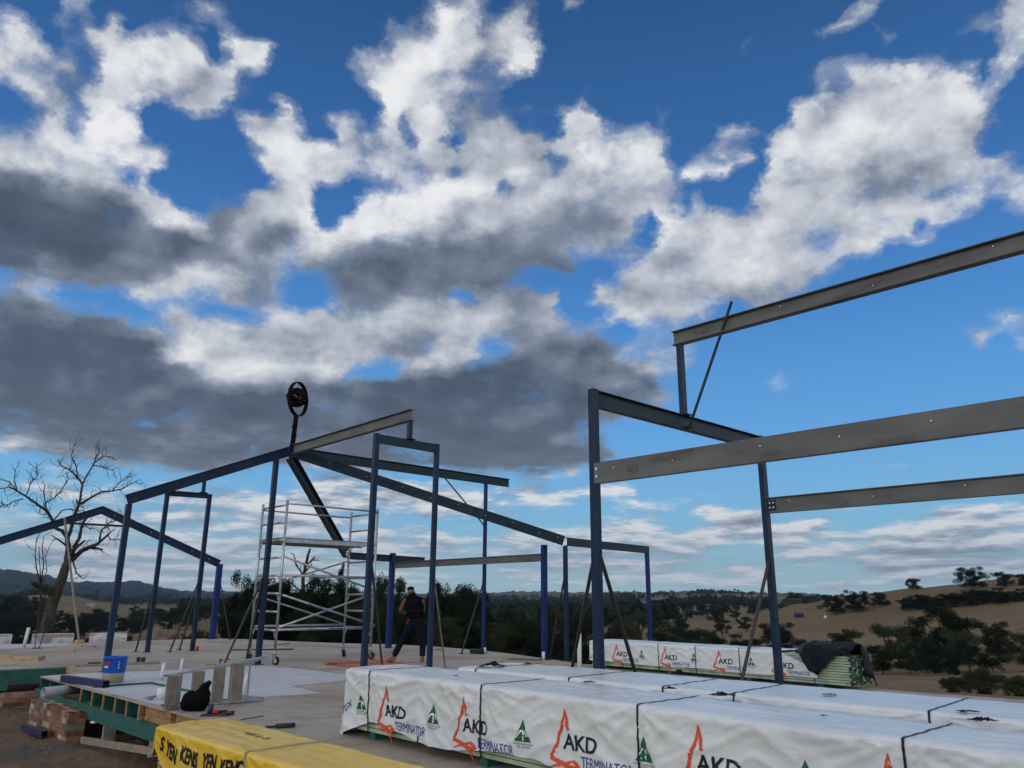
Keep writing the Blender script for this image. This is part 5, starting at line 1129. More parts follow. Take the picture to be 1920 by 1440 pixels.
# torn black scraps on the pack tops
def scrap(c, w, h, label, seed):
    mb = MB(); rows = []
    for i in range(9):
        rr = []
        for j in range(7):
            u, v = i/8-.5, j/6-.5; k = 1+.5*noise.noise(Vector((u*3, v*3, seed))); rr.append((c.x+u*w*k, c.y+v*w*.5*k, c.z+.004+.6*h*abs(noise.noise(Vector((u*4+seed, v*4, seed*2))))*2.0*(1-2*abs(u))))
        rows.append(rr)
    mb.grid(rows); o = mb.build('plastic_scrap', M_tarp, loc=c); sm = o.modifiers.new('solid', 'SOLIDIFY'); sm.thickness = .003
    return tag(o, label, 'scrap', 'torn scraps of black plastic on the pack tops')
for i, (u, v, w, h, lab) in enumerate([(925, 1249, .26, .10, 'tallest crumpled black scrap on the near left end of the second pack'), (902, 1251, .09, .03, 'small black scrap just left of the tallest one on the second pack'), (990, 1246, .10, .03, 'black scrap by itself on the back of the second pack near the slim blue posts'),
    (1105, 1280, .11, .03, 'black scrap on the front edge of the second pack left of its middle'), (1257, 1292, .10, .03, 'black scrap on the second pack above the third strap of the front pack'), (1357, 1304, .22, .04, 'long torn black and silver scrap on the second pack left of a strap'),
    (1275, 1262, .16, .06, 'pointed black scrap before the far printed pack'), (1845, 1352, .16, .04, 'torn black scrap at the right beside the last strap of the second pack'), (1815, 1335, .12, .02, 'flat black scrap at right in front of the strap end'),
    (855, 1268, .05, .01, 'tiny black speck scrap on the top of the front pack'), (1545, 1343, .04, .01, 'tiny dark scrap alone in the middle of the front pack top'), (1555, 1303, .10, .01, 'thin flat scrap on the back of the second pack, right of the blue post')]):
    scrap(onz(u, v, .70), w, h, lab, i+1)
# yellow pack
ky = Pack(onz(298, 1360, .15)[:2], -1.5, 0, 6.2, .80, .15, -.42, [1.97], 6, lambda x: -.30-.05*math.sin(x*1.7)-(.0 if x > .5 else -.24*(1-x/.5)), .45, zfoot=-.75)
root = thing('timber_pack', 'timber pack in yellow film with black lettering, lying on the soil beside the platform', 'timber pack', ky.P(0, .35, -.75), 'strapped packs of timber')
wr = ky.wrap(root, [M_ywrap, M_ytop], flap=True)
for p in wr.data.polygons:
    if p.normal.z > .75: p.material_index = 1
ky.boards(root, M_pine, -.415, .10)
for x in (.5, 2.4, 4.4): ky.bearer(root, x, M_oldwood)
mb = MB(); rows = []
for i in range(22):
    z = -.25+(.40)*i/21; w_ = .012+.014*noise.noise(Vector((i*.6, 0, 0))); rows.append([ky.front(1.97-w_+.01*math.sin(i), z, .006), ky.front(1.97+w_+.01*math.sin(i), z, .006), ky.front(1.97+w_, z, .003), ky.front(1.97-w_, z, .003)])
for i in range(28):
    wv = .004+.80*i/27; w_ = .014+.010*noise.noise(Vector((i*.8, 4, 0))); o_ = .012*noise.noise(Vector((i*.3, 8, 0))); z = ky.topz(1.97, wv)+.012; rows.append([ky.P(1.97-w_+o_, wv, z), ky.P(1.97+w_+o_, wv, z), ky.P(1.97+w_+o_, wv, z-.004), ky.P(1.97-w_+o_, wv, z-.004)])
mb.grid(rows, 0, False, True); mb.build('tape', M_conc, root)
for t, x, z, w, h, sl in (('S', .15, -.02, .10, .14, 0), ('YEN', .30, -.035, .28, .145, -.06), ('KENS', .68, -.045, .38, .145, -.02), ('YEN', 1.16, -.05, .30, .145, .02), ('KENC', 1.55, -.05, .40, .145, .04), ('NTS', 2.03, -.05, .34, .14, .0), ('KENS', 2.5, -.05, .4, .14, 0)):
    vs, fs = text_shape(t, .035); mb = MB(); mb.add([ky.front(x+w*a_+.02*b_, z-.05+h*b_+sl*a_, .007) for a_, b_ in vs], fs, 0, True); mb.build('black_lettering', M_ink_k, wr)
rs_ = random.Random(5); mb = MB()
for i in range(9):
    x = 1.05+.06*i; mb.tube([ky.P(x+rs_.uniform(-.02, .02), .44+rs_.uniform(-.05, .05), ky.topz(x, .45)+.004) for _ in range(4)], .0022, 4, caps=False)
mb.build('pen_scribble', M_ink_k, wr)

scrawl(C1P, '463', P8+nF*.60+sd_*.144+ZUP*2.84, nF, .10, .16, sd_)
scrawl(R2P, '549', R2a+nF*.36+sd_*.0035-ZUP*.16, nF, .085, .24, sd_)
# ------------------------------------------------------------------ worker
def skin_obj(name, joints, edges, m, parent, root_i=0, sub=2):
    org = ORG[parent.name]; me = bpy.data.meshes.new(name); me.from_pydata([tuple(Vector(j[0])) for j in joints], edges, [])
    o = bpy.data.objects.new(name, me); col.objects.link(o); me.materials.append(m); o.parent = parent; ORG[o.name] = org
    bm_ = bmesh.new(); bm_.from_mesh(me); lay = bm_.verts.layers.skin.verify()
    for v, j in zip(bm_.verts, joints):
        r = j[1]; v[lay].radius = (r, r) if not hasattr(r, '__len__') else r; v[lay].use_root = (v.index == root_i)
    bm_.to_mesh(me); bm_.free()
    s = o.modifiers.new('skin', 'SKIN'); s.use_smooth_shade = True; o.modifiers.new('sub', 'SUBSURF').levels = sub; o.modifiers['sub'].render_levels = sub
    return o
pc = onz(765, 1243); per = thing('person', 'worker seen from behind in black sleeveless shirt, navy trousers and tan boots, feet wide apart', 'person', pc)
J = {'pel': ((.13, 0, .93), (.10, .07)), 'bel': ((.11, .01, 1.08), (.09, .07)), 'che': ((.08, .05, 1.27), (.10, .08)), 'shc': ((.07, .09, 1.40), (.09, .06)), 'nek': ((.03, .15, 1.44), .060), 'hd0': ((.0, .19, 1.50), .088), 'hd1': ((-.03, .22, 1.575), .10), 'hd2': ((-.04, .22, 1.64), .06),
     'ls': ((-.13, .07, 1.38), .052), 'le': ((-.235, .12, 1.14), .050), 'lw': ((-.10, .33, 1.05), .030), 'lh': ((-.03, .36, 1.04), .034),
     'rs': ((.27, .07, 1.36), .052), 're': ((.27, .27, 1.12), .046), 'rw': ((.15, .38, 1.03), .030), 'rh': ((.08, .40, 1.03), .034),
     'lhip': ((.04, .0, .86), .07), 'lk': ((-.15, .06, .50), .062), 'la': ((-.33, .0, .10), .042), 'lt': ((-.47, .0, .045), .034),
     'rhip': ((.23, .0, .86), .07), 'rk': ((.29, .07, .49), .062), 'ra': ((.30, .02, .10), .042), 'rt': ((.29, .17, .045), .034)}
ks = list(J); idx = {k: i for i, k in enumerate(ks)}
Ed = [('pel', 'bel'), ('bel', 'che'), ('che', 'shc'), ('shc', 'nek'), ('nek', 'hd0'), ('hd0', 'hd1'), ('hd1', 'hd2'), ('shc', 'ls'), ('ls', 'le'), ('le', 'lw'), ('lw', 'lh'), ('shc', 'rs'), ('rs', 're'), ('re', 'rw'), ('rw', 'rh'), ('pel', 'lhip'), ('lhip', 'lk'), ('lk', 'la'), ('la', 'lt'), ('pel', 'rhip'), ('rhip', 'rk'), ('rk', 'ra'), ('ra', 'rt')]
body = skin_obj('body', [J[k] for k in ks], [(idx[a], idx[b]) for a, b in Ed], M_skin, per)
for h, s in (('lh', 1), ('rh', -1)):
    hp_ = Vector(J[h][0])
    for f in range(5):
        o0 = Vector((.022*(f-1.5)*s*0+.0, .012*(f-1.6), .018*(1.5-f))) if f < 4 else Vector((0, -.02, .02)); ln = [.055, .065, .060, .045, .04][f]; dr = Vector((s*1.0, .25, -.3 if f < 4 else .5)).normalized()
        q0 = hp_+o0; q1 = q0+dr*ln*.6; q2 = q1+(dr+Vector((0, .3, -.9))).normalized()*ln*.5
        jj = [(q0, .011), (q1, .010), (q2, .007)]; skin_obj('finger', jj, [(0, 1), (1, 2)], M_skin, body, 0, 1)
CL = {'pel': ((.13, 0, .93), (.16, .12)), 'bel': ((.11, .01, 1.08), (.165, .125)), 'che': ((.08, .05, 1.24), (.19, .14)), 'shc': ((.07, .10, 1.37), (.16, .11)), 'lhip': ((.045, .0, .86), .098), 'rhip': ((.225, .0, .86), .098)}
def sub_skin(name, keys, edges, m, grow, over=None):
    ii = {k: i for i, k in enumerate(keys)}; jj = []; J.update(CL)
    for k in keys:
        p, r = (over or {}).get(k, J.get(k)); r = tuple(x+grow for x in r) if hasattr(r, '__len__') else r+grow; jj.append((p, r))
    return skin_obj(name, jj, [(ii[a], ii[b]) for a, b in edges], m, per)
sub_skin('shirt', ['che', 'bel', 'waist', 'shc', 'ls', 'rs', 'nk'], [('che', 'bel'), ('bel', 'waist'), ('che', 'shc'), ('shc', 'ls'), ('shc', 'rs'), ('shc', 'nk')], M_vest, .016, {'waist': ((.125, 0, .90), (.17, .13)), 'nk': ((.04, .14, 1.43), .072), 'ls': ((-.115, .07, 1.375), .072), 'rs': ((.255, .07, 1.355), .072)})
sub_skin('trousers', ['pel', 'top', 'lhip', 'lk', 'lc', 'la', 'rhip', 'rk', 'rc', 'ra'], [('pel', 'top'), ('pel', 'lhip'), ('lhip', 'lk'), ('lk', 'lc'), ('lc', 'la'), ('pel', 'rhip'), ('rhip', 'rk'), ('rk', 'rc'), ('rc', 'ra')], M_jean, .017, {'top': ((.125, 0, 1.02), (.15, .115)), 'lc': ((-.25, .02, .28), .055), 'la': ((-.31, 0, .13), .05), 'rc': ((.30, .04, .28), .055), 'ra': ((.30, .02, .13), .05)})
for n, a_, t_ in (('l', (-.325, .0, .10), (-.475, -.01, .05)), ('r', (.30, .01, .10), (.29, .17, .05))):
    m_ = tuple((a_[i]+t_[i])/2 for i in range(3)); m_ = (m_[0], m_[1], .062)
    heel = (a_[0]+(a_[0]-t_[0])*.3, a_[1]+(a_[1]-t_[1])*.3, .05)
    skin_obj('boot', [((a_[0], a_[1], .145), .052), (a_, .054), (heel, .045), (m_, .05), (t_, .040)], [(0, 1), (1, 2), (1, 3), (3, 4)], M_boot, per, 1)
skin_obj('cap', [((-.03, .215, 1.60), .110), ((-.04, .225, 1.655), .085), ((-.045, .23, 1.69), .04)], [(0, 1), (1, 2)], M_vest, per)
skin_obj('hair', [((-.01, .175, 1.555), .094), ((.01, .15, 1.49), .078)], [(0, 1)], M_hair, per)
per.scale = (1.08, 1.05, 1.02)
tl = thing('nail_gun', 'small dark tool held at waist height by the worker', 'tool', pc+Vector((.01, .38, 1.03)))
mb = MB(); mb.tube([pc+Vector((-.12, .36, 1.04)), pc+Vector((.12, .42, 1.03))], .03, 10); mb.build('tool_body', M_black, tl); mb = MB(); mb.tube([pc+Vector((-.02, .31, 1.03)), pc+Vector((-.06, .27, .98))], .016, 8); mb.build('cord_boot', M_cream, tl)
mb = MB(); q0 = pc+Vector((-.06, .27, .98)); q1 = onz(712, 1232, .01); mb.tube([q0.lerp(q1, t)-ZUP*.32*math.sin(t*math.pi)*(.9) for t in np.linspace(0, 1, 16)], .008, 5)
tag(mb.build('power_lead', M_orange, loc=q1), 'thin orange lead hanging from the tool of the worker to the floor', 'cord')

# ------------------------------------------------------------------ brick pallets and rocks beyond the floor
def at_px(u, v, r):          # surface point seen at a pixel, at horizontal range r
    d = ray(u, v); k = r/math.hypot(d.x, d.y); return CAM+d*k
def pallet(u0, u1, vt, vb, r, label, seed):
    c0 = at_px(u0, vb, r); c1 = at_px(u1, vb, r); ztop = at_px((u0+u1)/2, vt, r).z; c = (c0+c1)/2; L_ = (c1-c0).length; zb = c.z-.35
    root = thing('brick_pallet', label, 'brick pallet', (c.x, c.y, zb), 'film wrapped pallets of bricks'); dx = Vector((c1.x-c0.x, c1.y-c0.y, 0)).normalized(); dy = Vector((-dx.y, dx.x, 0)); rr = random.Random(seed)
    mb = MB(); n = max(int(L_/.55), 2); w = L_/n
    for k in range(n):
        for j in range(4):
            h = (ztop-zb-.1)/4; mb.box(c+dx*(-L_/2+w*(k+.5))+dy*rr.uniform(-.02, .02)+ZUP*(-c.z+zb+.1+h*(j+.5)), dx*(w/2-.012), dy*.45, ZUP*(h/2-.006))
    mb.build('brick_stack', M_brickp, root)
    mb = MB(); rows = []
    for i in range(25):
        x = -L_/2-.02+(L_+.04)*i/24; q = []
        for (yy, zz) in ((-.48, .05), (-.49, .25), (-.47, .7), (-.44, .97), (-.2, 1.0), (.2, 1.0), (.44, .97), (.48, .05)):
            q.append(c+dx*x+dy*(yy+.02*noise.noise(Vector((x*3, zz*5, seed))))+ZUP*(-c.z+zb+(ztop-zb)*zz+.03*noise.noise(Vector((x*2.5, yy*3, seed+3)))))
        rows.append(q)
    mb.grid(rows); mb.build('film', M_film, root)
pallet(-26, 19, 1190, 1206, 31, 'film wrapped brick pallet cut off by the left edge of the photo', 1)
pallet(60, 135, 1188, 1206, 31, 'film wrapped brick pallet at the foot of the big dead tree', 2)
pallet(168, 235, 1187, 1204, 31, 'film wrapped brick pallet right of the leaning timber prop', 3)
def rock(u, v, r, w, h, label, seed):
    c = at_px(u, v, r); bm_ = bmesh.new(); bmesh.ops.create_icosphere(bm_, subdivisions=4, radius=1); mb = MB()
    vs = [Vector((c.x+x.co.x*w*(1+.35*noise.noise(x.co*1.3+Vector((seed, 0, 0)))), c.y+x.co.y*w*(1+.3*noise.noise(x.co*1.3+Vector((seed, 5, 0)))), c.z-.2+x.co.z*h*(1+.45*noise.noise(x.co*1.2+Vector((0, seed, 0)))+.12*noise.noise(x.co*4)))) for x in bm_.verts]
    mb.add(vs, [tuple(y.index for y in f.verts) for f in bm_.faces], 0, True); bm_.free(); return tag(mb.build('boulder', M_rock, loc=c), label, 'boulder', 'boulders beyond the far floor edge')
rock(267, 1199, 38, .48, .52, 'left boulder of the pair beyond the far floor edge', 2); rock(302, 1200, 38, .85, .75, 'largest rounded brown boulder beyond the far floor edge', 5); rock(318, 1200, 39, .55, .45, 'low boulder against the right side of the largest one', 9)
mb = MB(); rr_ = random.Random(2)
for k in range(420):
    a_ = rr_.uniform(-.62, -.30); r = rr_.uniform(10.5, 22); x, y = r*math.sin(a_), r*math.cos(a_); s = rr_.choice([.012, .02, .03, .045]); z = ground_z(x, y)
    e = [Vector((rr_.gauss(0, 1), rr_.gauss(0, 1), rr_.gauss(0, 1))).normalized() for _ in range(7)]; n0 = len(mb.v)
    mb.add([Vector((x, y, z))+q*s for q in (Vector((1, 0, 0)), Vector((-.3, .9, .1)), Vector((-.5, -.8, 0)), Vector((.1, .1, .7)), Vector((0, 0, -.7)))], [(0, 1, 3), (1, 2, 3), (2, 0, 3), (1, 0, 4), (2, 1, 4), (0, 2, 4)])
o = mb.build('gravel', M_rock); o['kind'] = 'stuff'; o['label'] = 'loose small stones on the bare soil'

# ------------------------------------------------------------------ dead trees
def dead_tree(name, label, strokes, conv, depth, wpx, twig_prob, seed, m, twigs=2, trunk_n=1, tl=1.0):
    r = random.Random(seed); base = conv(*strokes[0][0][:2], 0); root = thing(name, label, 'dead tree', base)
    tk = MB(); br = MB(); tw = MB()
    def world(x, y, dep): return conv(x, y, dep)
    for si, st_ in enumerate(strokes):
        d0 = 0 if si == 0 else r.uniform(-depth, depth); pts = []; rad = []
        n = len(st_)
        fine = []
        for i in range(n-1):
            k = 4
            for q in range(k):
                t = q/k; fine.append(tuple(st_[i][j]+(st_[i+1][j]-st_[i][j])*t for j in range(3)))
        fine.append(st_[-1])
        for i, (x, y, w) in enumerate(fine):
            t = i/(len(fine)-1); j = w*.28 if si else w*.15
            pts.append(world(x+r.uniform(-j, j), y+r.uniform(-j, j), d0*t)); rad.append(max(w, 1.6)*wpx)
        (tk if si < trunk_n else br).tube(pts, rad, 10 if si < 3 else 6)
        if si >= 1:
            for i, (x, y, w) in enumerate(fine[2:], 2):
                for _ in range(twigs):
                    if r.random() < twig_prob:
                        dx, dy = fine[i][0]-fine[i-1][0], fine[i][1]-fine[i-1][1]; a_ = math.atan2(dy, dx)+r.choice([-1, 1])*r.uniform(.4, 1.2)
                        L0 = r.uniform(28, 95)*(.6 if w > 8 else 1)*tl; x0, y0 = x, y; p = [pts[i]]; q_ = [min(w, 3.0)*.6*wpx]; dd = d0*i/len(fine); dv = r.uniform(-depth, depth)*.25
                        for s_ in range(6):
                            a_ += r.uniform(-.45, .45); a_ = a_-(.12*math.sin(a_+math.pi/2)); x0 += math.cos(a_)*L0/6; y0 += math.sin(a_)*L0/6; dd += dv/6
                            p.append(world(x0, y0, dd)); q_.append(max(1.5*(1-s_/7), .55)*wpx)
                            if r.random() < .45:
                                b_ = a_+r.choice([-1, 1])*r.uniform(.4, 1.0); xx, yy = x0, y0; p2 = [p[-1]]; 
                                for _2 in range(3): b_ += r.uniform(-.4, .4); xx += math.cos(b_)*L0/9; yy += math.sin(b_)*L0/9; p2.append(world(xx, yy, dd))
                                tw.tube(p2, [.8*wpx, .7*wpx, .6*wpx, .4*wpx], 3, caps=False)
                        tw.tube(p, q_, 4, caps=False)
    tk.build('trunk', m, root)
    if tw.v:
        br.add(tw.v, tw.f, 0, True)
    br.build('limbs', m, root)
    return root
def conv5(x, y, d): return at_px(x/3.428, 820+y/3.428, 36+d)
S5 = [[(292, 1275, 36), (320, 1130, 30), (350, 1020, 29), (400, 900, 24), (432, 800, 19), (440, 700, 14), (430, 640, 11)],
 [(352, 1010, 22), (300, 970, 18), (240, 950, 13), (200, 938, 8)],
 [(430, 640, 10), (400, 600, 9), (350, 580, 8), (335, 530, 7), (300, 470, 7), (240, 430, 6), (170, 380, 5), (110, 345, 4), (60, 320, 3), (0, 330, 2)],
 [(110, 345, 3), (60, 285, 2.5), (0, 270, 2)], [(110, 335, 3), (90, 280, 2.2), (100, 200, 1.6)], [(170, 370, 3), (200, 290, 2.5), (240, 250, 2), (230, 190, 1.6)],
 [(150, 395, 3), (90, 410, 2.5), (40, 440, 2), (0, 445, 1.6)], [(300, 470, 4), (290, 420, 3.5), (350, 390, 3), (400, 330, 2.6), (440, 270, 2), (430, 220, 1.6)], [(290, 420, 3), (280, 350, 2.4), (290, 300, 1.6)],
 [(435, 650, 11), (460, 580, 9), (480, 500, 8), (510, 430, 7), (520, 360, 6), (530, 300, 6), (500, 260, 5), (450, 210, 4), (390, 180, 3), (370, 140, 2)],
 [(500, 260, 3.4), (490, 190, 3), (460, 120, 2), (470, 60, 1.6)], [(530, 300, 5), (560, 240, 4), (600, 180, 4), (620, 120, 3), (640, 80, 2)], [(600, 180, 3), (660, 190, 2.6), (730, 215, 1.8)], [(600, 170, 3), (660, 120, 2.2), (720, 125, 1.6)],
 [(520, 430, 7), (580, 390, 6), (650, 350, 5), (720, 345, 4), (790, 330, 3), (840, 300, 2.4), (900, 270, 1.6)], [(720, 345, 3), (770, 290, 2.4), (830, 240, 1.6)],
 [(460, 760, 12), (480, 700, 10), (510, 650, 8), (520, 590, 7), (545, 530, 6), (580, 500, 4)], [(460, 790, 14), (520, 730, 12), (570, 710, 11), (620, 690, 8), (690, 630, 6), (715, 605, 3)],
 [(570, 710, 8), (620, 712, 7), (660, 722, 4)], [(640, 670, 5), (650, 600, 4), (700, 550, 3.2), (760, 530, 2.4), (800, 500, 1.6)], [(440, 770, 9), (500, 700, 8), (545, 665, 5)], [(470, 800, 5), (490, 870, 4), (530, 910, 2)],
 [(340, 540, 4), (400, 470, 3), (450, 460, 3), (500, 470, 2)], [(430, 700, 5), (380, 660, 4), (330, 630, 2)], [(520, 590, 4), (540, 560, 3), (580, 590, 2)], [(260, 440, 3), (255, 490, 2), (300, 500, 1.8)], [(690, 630, 3), (720, 660, 2), (760, 655, 1.6)], [(490, 400, 4), (505, 440, 6), (515, 440, 4)]]
dead_tree('dead_tree', 'tall bare dead gum tree with spreading twisted branches beyond the left floor edge', S5, conv5, 1.6, 36/FPX/3.428*1.05, .42, 4, M_bark)
dead_tree('dead_sapling', 'thin bare sapling with upright twigs left of the big dead tree', [[(262, 1280, 7), (245, 1180, 6), (262, 1060, 5), (262, 960, 4.5)], [(262, 960, 4), (235, 840, 3), (225, 760, 2.5), (235, 650, 1.6)], [(262, 950, 4), (280, 820, 3), (270, 700, 2.2), (283, 630, 1.6)], [(262, 930, 3), (255, 800, 2), (250, 700, 1.4)], [(265, 970, 3), (300, 860, 2.2), (295, 760, 1.6), (325, 690, 1.2)], [(245, 1150, 4), (215, 1080, 3), (190, 1040, 2), (170, 1030, 1.5)], [(250, 1180, 4), (280, 1060, 3), (300, 990, 2)]], lambda x, y, d: at_px(x/3.428, 820+y/3.428, 33+d), .8, 33/FPX/3.428, .25, 8, M_dbark, 1)
S6 = [[(560, 1150, 30), (540, 1060, 24), (556, 1040, 20)], [(556, 1055, 14), (575, 1038, 11)], [(556, 1050, 12), (553, 1035, 6)]]
dead_tree('dead_tree', 'broken dead trunk with short stubs seen through the scaffold', [[(566, 1150, 7), (568, 1085, 5.5), (573, 1060, 5), (578, 1040, 4), (582, 1028, 3)], [(570, 1080, 3), (556, 1060, 2), (551, 1040, 1.2)], [(574, 1062, 2.6), (584, 1050, 2), (590, 1044, 1)], [(570, 1075, 3), (584, 1060, 2), (582, 1050, 1)], [(568, 1100, 3), (600, 1085, 2), (622, 1078, 1)], [(567, 1110, 3), (540, 1090, 2), (530, 1088, 1)]], lambda x, y, d: at_px(x, y, 52+d), 1.2, 52/FPX*.55, .10, 9, M_dbark, 1, 1, .22)

# ------------------------------------------------------------------ living trees
def leaf_mat(name, c1, c2):
    m = bpy.data.materials.new(name); m.use_nodes = True; nt = m.node_tree; N = nt.nodes; L = nt.links; b = N['Principled BSDF']; b.inputs['Roughness'].default_value = .7; b.inputs['Specular IOR Level'].default_value = .08
    tc = N.new('ShaderNodeTexCoord'); nz = N.new('ShaderNodeTexNoise'); nz.inputs['Scale'].default_value = .9; nz.inputs['Detail'].default_value = 3; L.new(tc.outputs['Object'], nz.inputs[0])
    oi = N.new('ShaderNodeObjectInfo'); ad = N.new('ShaderNodeMath'); ad.operation = 'MULTIPLY_ADD'; L.new(oi.outputs['Random'], ad.inputs[0]); ad.inputs[1].default_value = .5; L.new(nz.outputs[0], ad.inputs[2])
    mr = N.new('ShaderNodeMapRange'); mr.inputs[1].default_value = .35; mr.inputs[2].default_value = 1.15; L.new(ad.outputs[0], mr.inputs[0])
    mx = N.new('ShaderNodeMix'); mx.data_type = 'RGBA'; mx.inputs[6].default_value = (*c1, 1); mx.inputs[7].default_value = (*c2, 1); L.new(mr.outputs[0], mx.inputs[0]); L.new(mx.outputs[2], b.inputs['Base Color'])
    tr = N.new('ShaderNodeBsdfTranslucent'); L.new(mx.outputs[2], tr.inputs[0]); ms = N.new('ShaderNodeMixShader'); ms.inputs[0].default_value = .18; L.new(b.outputs[0], ms.inputs[1]); L.new(tr.outputs[0], ms.inputs[2]); L.new(ms.outputs[0], N['Material Output'].inputs[0])
    return m
M_leaf = leaf_mat('gum_leaves', (.012, .021, .010), (.036, .048, .022)); M_leafo = leaf_mat('olive_leaves', (.024, .034, .017), (.055, .064, .034)); M_leafd = leaf_mat('dark_leaves', (.008, .016, .009), (.022, .033, .016))
def crown_tree(seed, H, W, kind, nleaf, ls):
    """unit tree, trunk at origin; returns (trunk MB, crown MB)"""
    r = random.Random(seed); tk = MB(); cr = MB(); g = np.random.default_rng(seed)
    th = {'gum': .34, 'bush': .08, 'round': .20, 'tall': .5}[kind]*H
    lean = Vector((r.uniform(-.1, .1)*H, r.uniform(-.1, .1)*H, 0)); top = Vector((0, 0, th))+lean*.5; tr = H*.020
    tk.tube([Vector((0, 0, -.6)), Vector((0, 0, th*.3)), lean*.3+Vector((0, 0, th*.7)), top], [tr*1.5, tr*1.2, tr, tr*.85], 8)
    nl = {'gum': 17, 'bush': 26, 'round': 24, 'tall': 9}[kind]; cl = []
    for k in range(nl):
        a_ = 2*math.pi*k/nl+r.uniform(-.5, .5); rad = W/2*(r.uniform(.25, .95) if k > 2 else r.uniform(0, .3)); zz = r.uniform(.30, .95) if kind == 'gum' else r.uniform(.42, .95) if kind == 'tall' else r.uniform(.06, .88) if kind == 'bush' else r.uniform(.16, .90)
        zz = min(zz, .97-.42*(rad/(W/2))**2+.03); e = Vector((math.cos(a_)*rad, math.sin(a_)*rad, zz*H)) + lean
        st0 = lean*.3+Vector((0, 0, th*r.uniform(.55, 1.0))); mid = st0.lerp(e, .5)+Vector((0, 0, -.04*H))+Vector((r.uniform(-.03, .03)*H,)*2+(0,))
        tk.tube([st0, mid, e], [tr*.55, tr*.38, tr*.15], 5, caps=False)
        n2 = r.randint(2, 4) if kind != 'tall' else 2
        for _ in range(n2):
            c = e+Vector((max(min(r.gauss(0, .08), .14), -.14)*W, max(min(r.gauss(0, .08), .14), -.14)*W, max(min(r.gauss(0, .045), .06), -.06)*H)); s = r.uniform(.07, .155)*(W*.5+H*.45); cl.append((c, s)); tk.tube([mid.lerp(e, .6), c], [tr*.2, tr*.08], 3, caps=False)
    tot = sum(s*s for _, s in cl)
    for c, s in cl:
        n = int(nleaf*s*s/tot); d = g.normal(size=(n, 3)); d /= np.linalg.norm(d, axis=1)[:, None]; rad = s*np.clip(g.uniform(.25, 1.05, n)**.6, 0, 1.1)
        sub = g.normal(size=(7, 3)); sub /= np.linalg.norm(sub, axis=1)[:, None]; w = (d@sub.T).max(axis=1); rad *= .62+.45*np.clip(w, 0, 1)
        p = np.array(c)+d*rad[:, None]*np.array([1.08, 1.08, .88]); q1 = g.normal(size=(n, 3)); q1 /= np.linalg.norm(q1, axis=1)[:, None]; q2 = np.cross(q1, g.normal(size=(n, 3))); q2 /= np.linalg.norm(q2, axis=1)[:, None]
        sz = ls*g.uniform(.5, 1.3, n)[:, None]; V_ = np.stack([p-q1*sz, p+q2*sz*.5, p+q1*sz, p-q2*sz*.5], 1).reshape(-1, 3)
        o = len(cr.v); cr.v += [tuple(x) for x in V_.tolist()]; cr.f += [(o+4*k, o+4*k+1, o+4*k+2, o+4*k+3) for k in range(n)]; cr.m += [0]*n; cr.sm += [False]*n
    return tk, cr
PROTO = {}
def tree_proto(key, seed, H, W, kind, nleaf, ls, lm):
    tk, cr = crown_tree(seed, H, W, kind, nleaf, ls); PROTO[key] = (tk, cr, H, W, lm, {})
tree_proto('gumA', 11, 10, 9.5, 'gum', 22000, .12, M_leafd); tree_proto('gumB', 12, 10, 8.5, 'gum', 20000, .12, M_leaf); tree_proto('round', 13, 8, 8.5, 'round', 26000, .115, M_leafd)
tree_proto('olive', 14, 10, 8.5, 'gum', 17000, .12, M_leafo); tree_proto('tall', 15, 12, 6.5, 'tall', 9000, .14, M_leafd); tree_proto('bush', 16, 4, 6.0, 'bush', 26000, .07, M_leafo); tree_proto('gumC', 17, 10, 11.5, 'gum', 21000, .12, M_leafd); tree_proto('round2', 18, 8, 7, 'round', 24000, .11, M_leaf); tree_proto('gumD', 19, 9, 10, 'gum', 22000, .115, M_leafd)
TNAME = {'gumA': 'gum_tree', 'gumB': 'gum_tree', 'gumC': 'gum_tree', 'gumD': 'gum_tree', 'round': 'round_tree', 'round2': 'round_tree', 'olive': 'olive_tree', 'tall': 'tall_gum_tree', 'bush': 'leafy_bush'}
BASE = {}
def put_tree(key, x, y, z, sxy, sz, rot, label, group, far=False):
    tk, cr, H, W, lm, cache = PROTO[key]; nm = TNAME[key]
    if key not in BASE:
        root = thing(nm, label, 'tree' if key != 'bush' else 'bush', (x, y, z), group); ORG[root.name] = Vector((0, 0, 0))
        t = tk.build('trunk', M_dbark, root); c = cr.build('crown', lm, root); BASE[key] = (root, t, c)
    else:
        r0, t0, c0 = BASE[key]; root = r0.copy(); col.objects.link(root)
        for ch in (t0, c0): q = ch.copy(); col.objects.link(q); q.parent = root
        root['label'] = label; root['category'] = 'tree' if key != 'bush' else 'bush'; root['group'] = group
    root.location = (x, y, z); root.scale = (sxy, sxy, sz); root.rotation_euler = (0, 0, rot); return root
rt = random.Random(21)
def r_for(u, v, r0, r1):
    best = None; r = r0
    while r < r1:
        x, y = at_range(u, r); e = abs(px((x, y, ground_z(x, y)))[1]-v)
        if best is None or e < best[0]: best = (e, r)
        r *= 1.012
    return best[1]
def tree_px(key, u, vtop, r, wpx, label, group, vbase=None):
    """tree whose top is seen at row vtop and crown about wpx wide, standing on the land at range r"""
    if vbase is not None and r > 60: r = r_for(u, vbase, 60, 330)
    x, y = at_range(u, r); z = ground_z(x, y); zt = range_z(u, vtop, r); tk, cr, H, W, lm, c = PROTO[key]
    h = max(zt-z, .5); w = wpx/FPX*r*1.0/ math.cos(math.atan2(x, y))*1.0; return put_tree(key, x, y, z-.1, min(w/W, (1.6 if 'belt' in label else 1.15)*h/H), h/H*.95, rt.uniform(0, 6.28), label, group)
HG = 'scattered trees on the dry hillside at right'
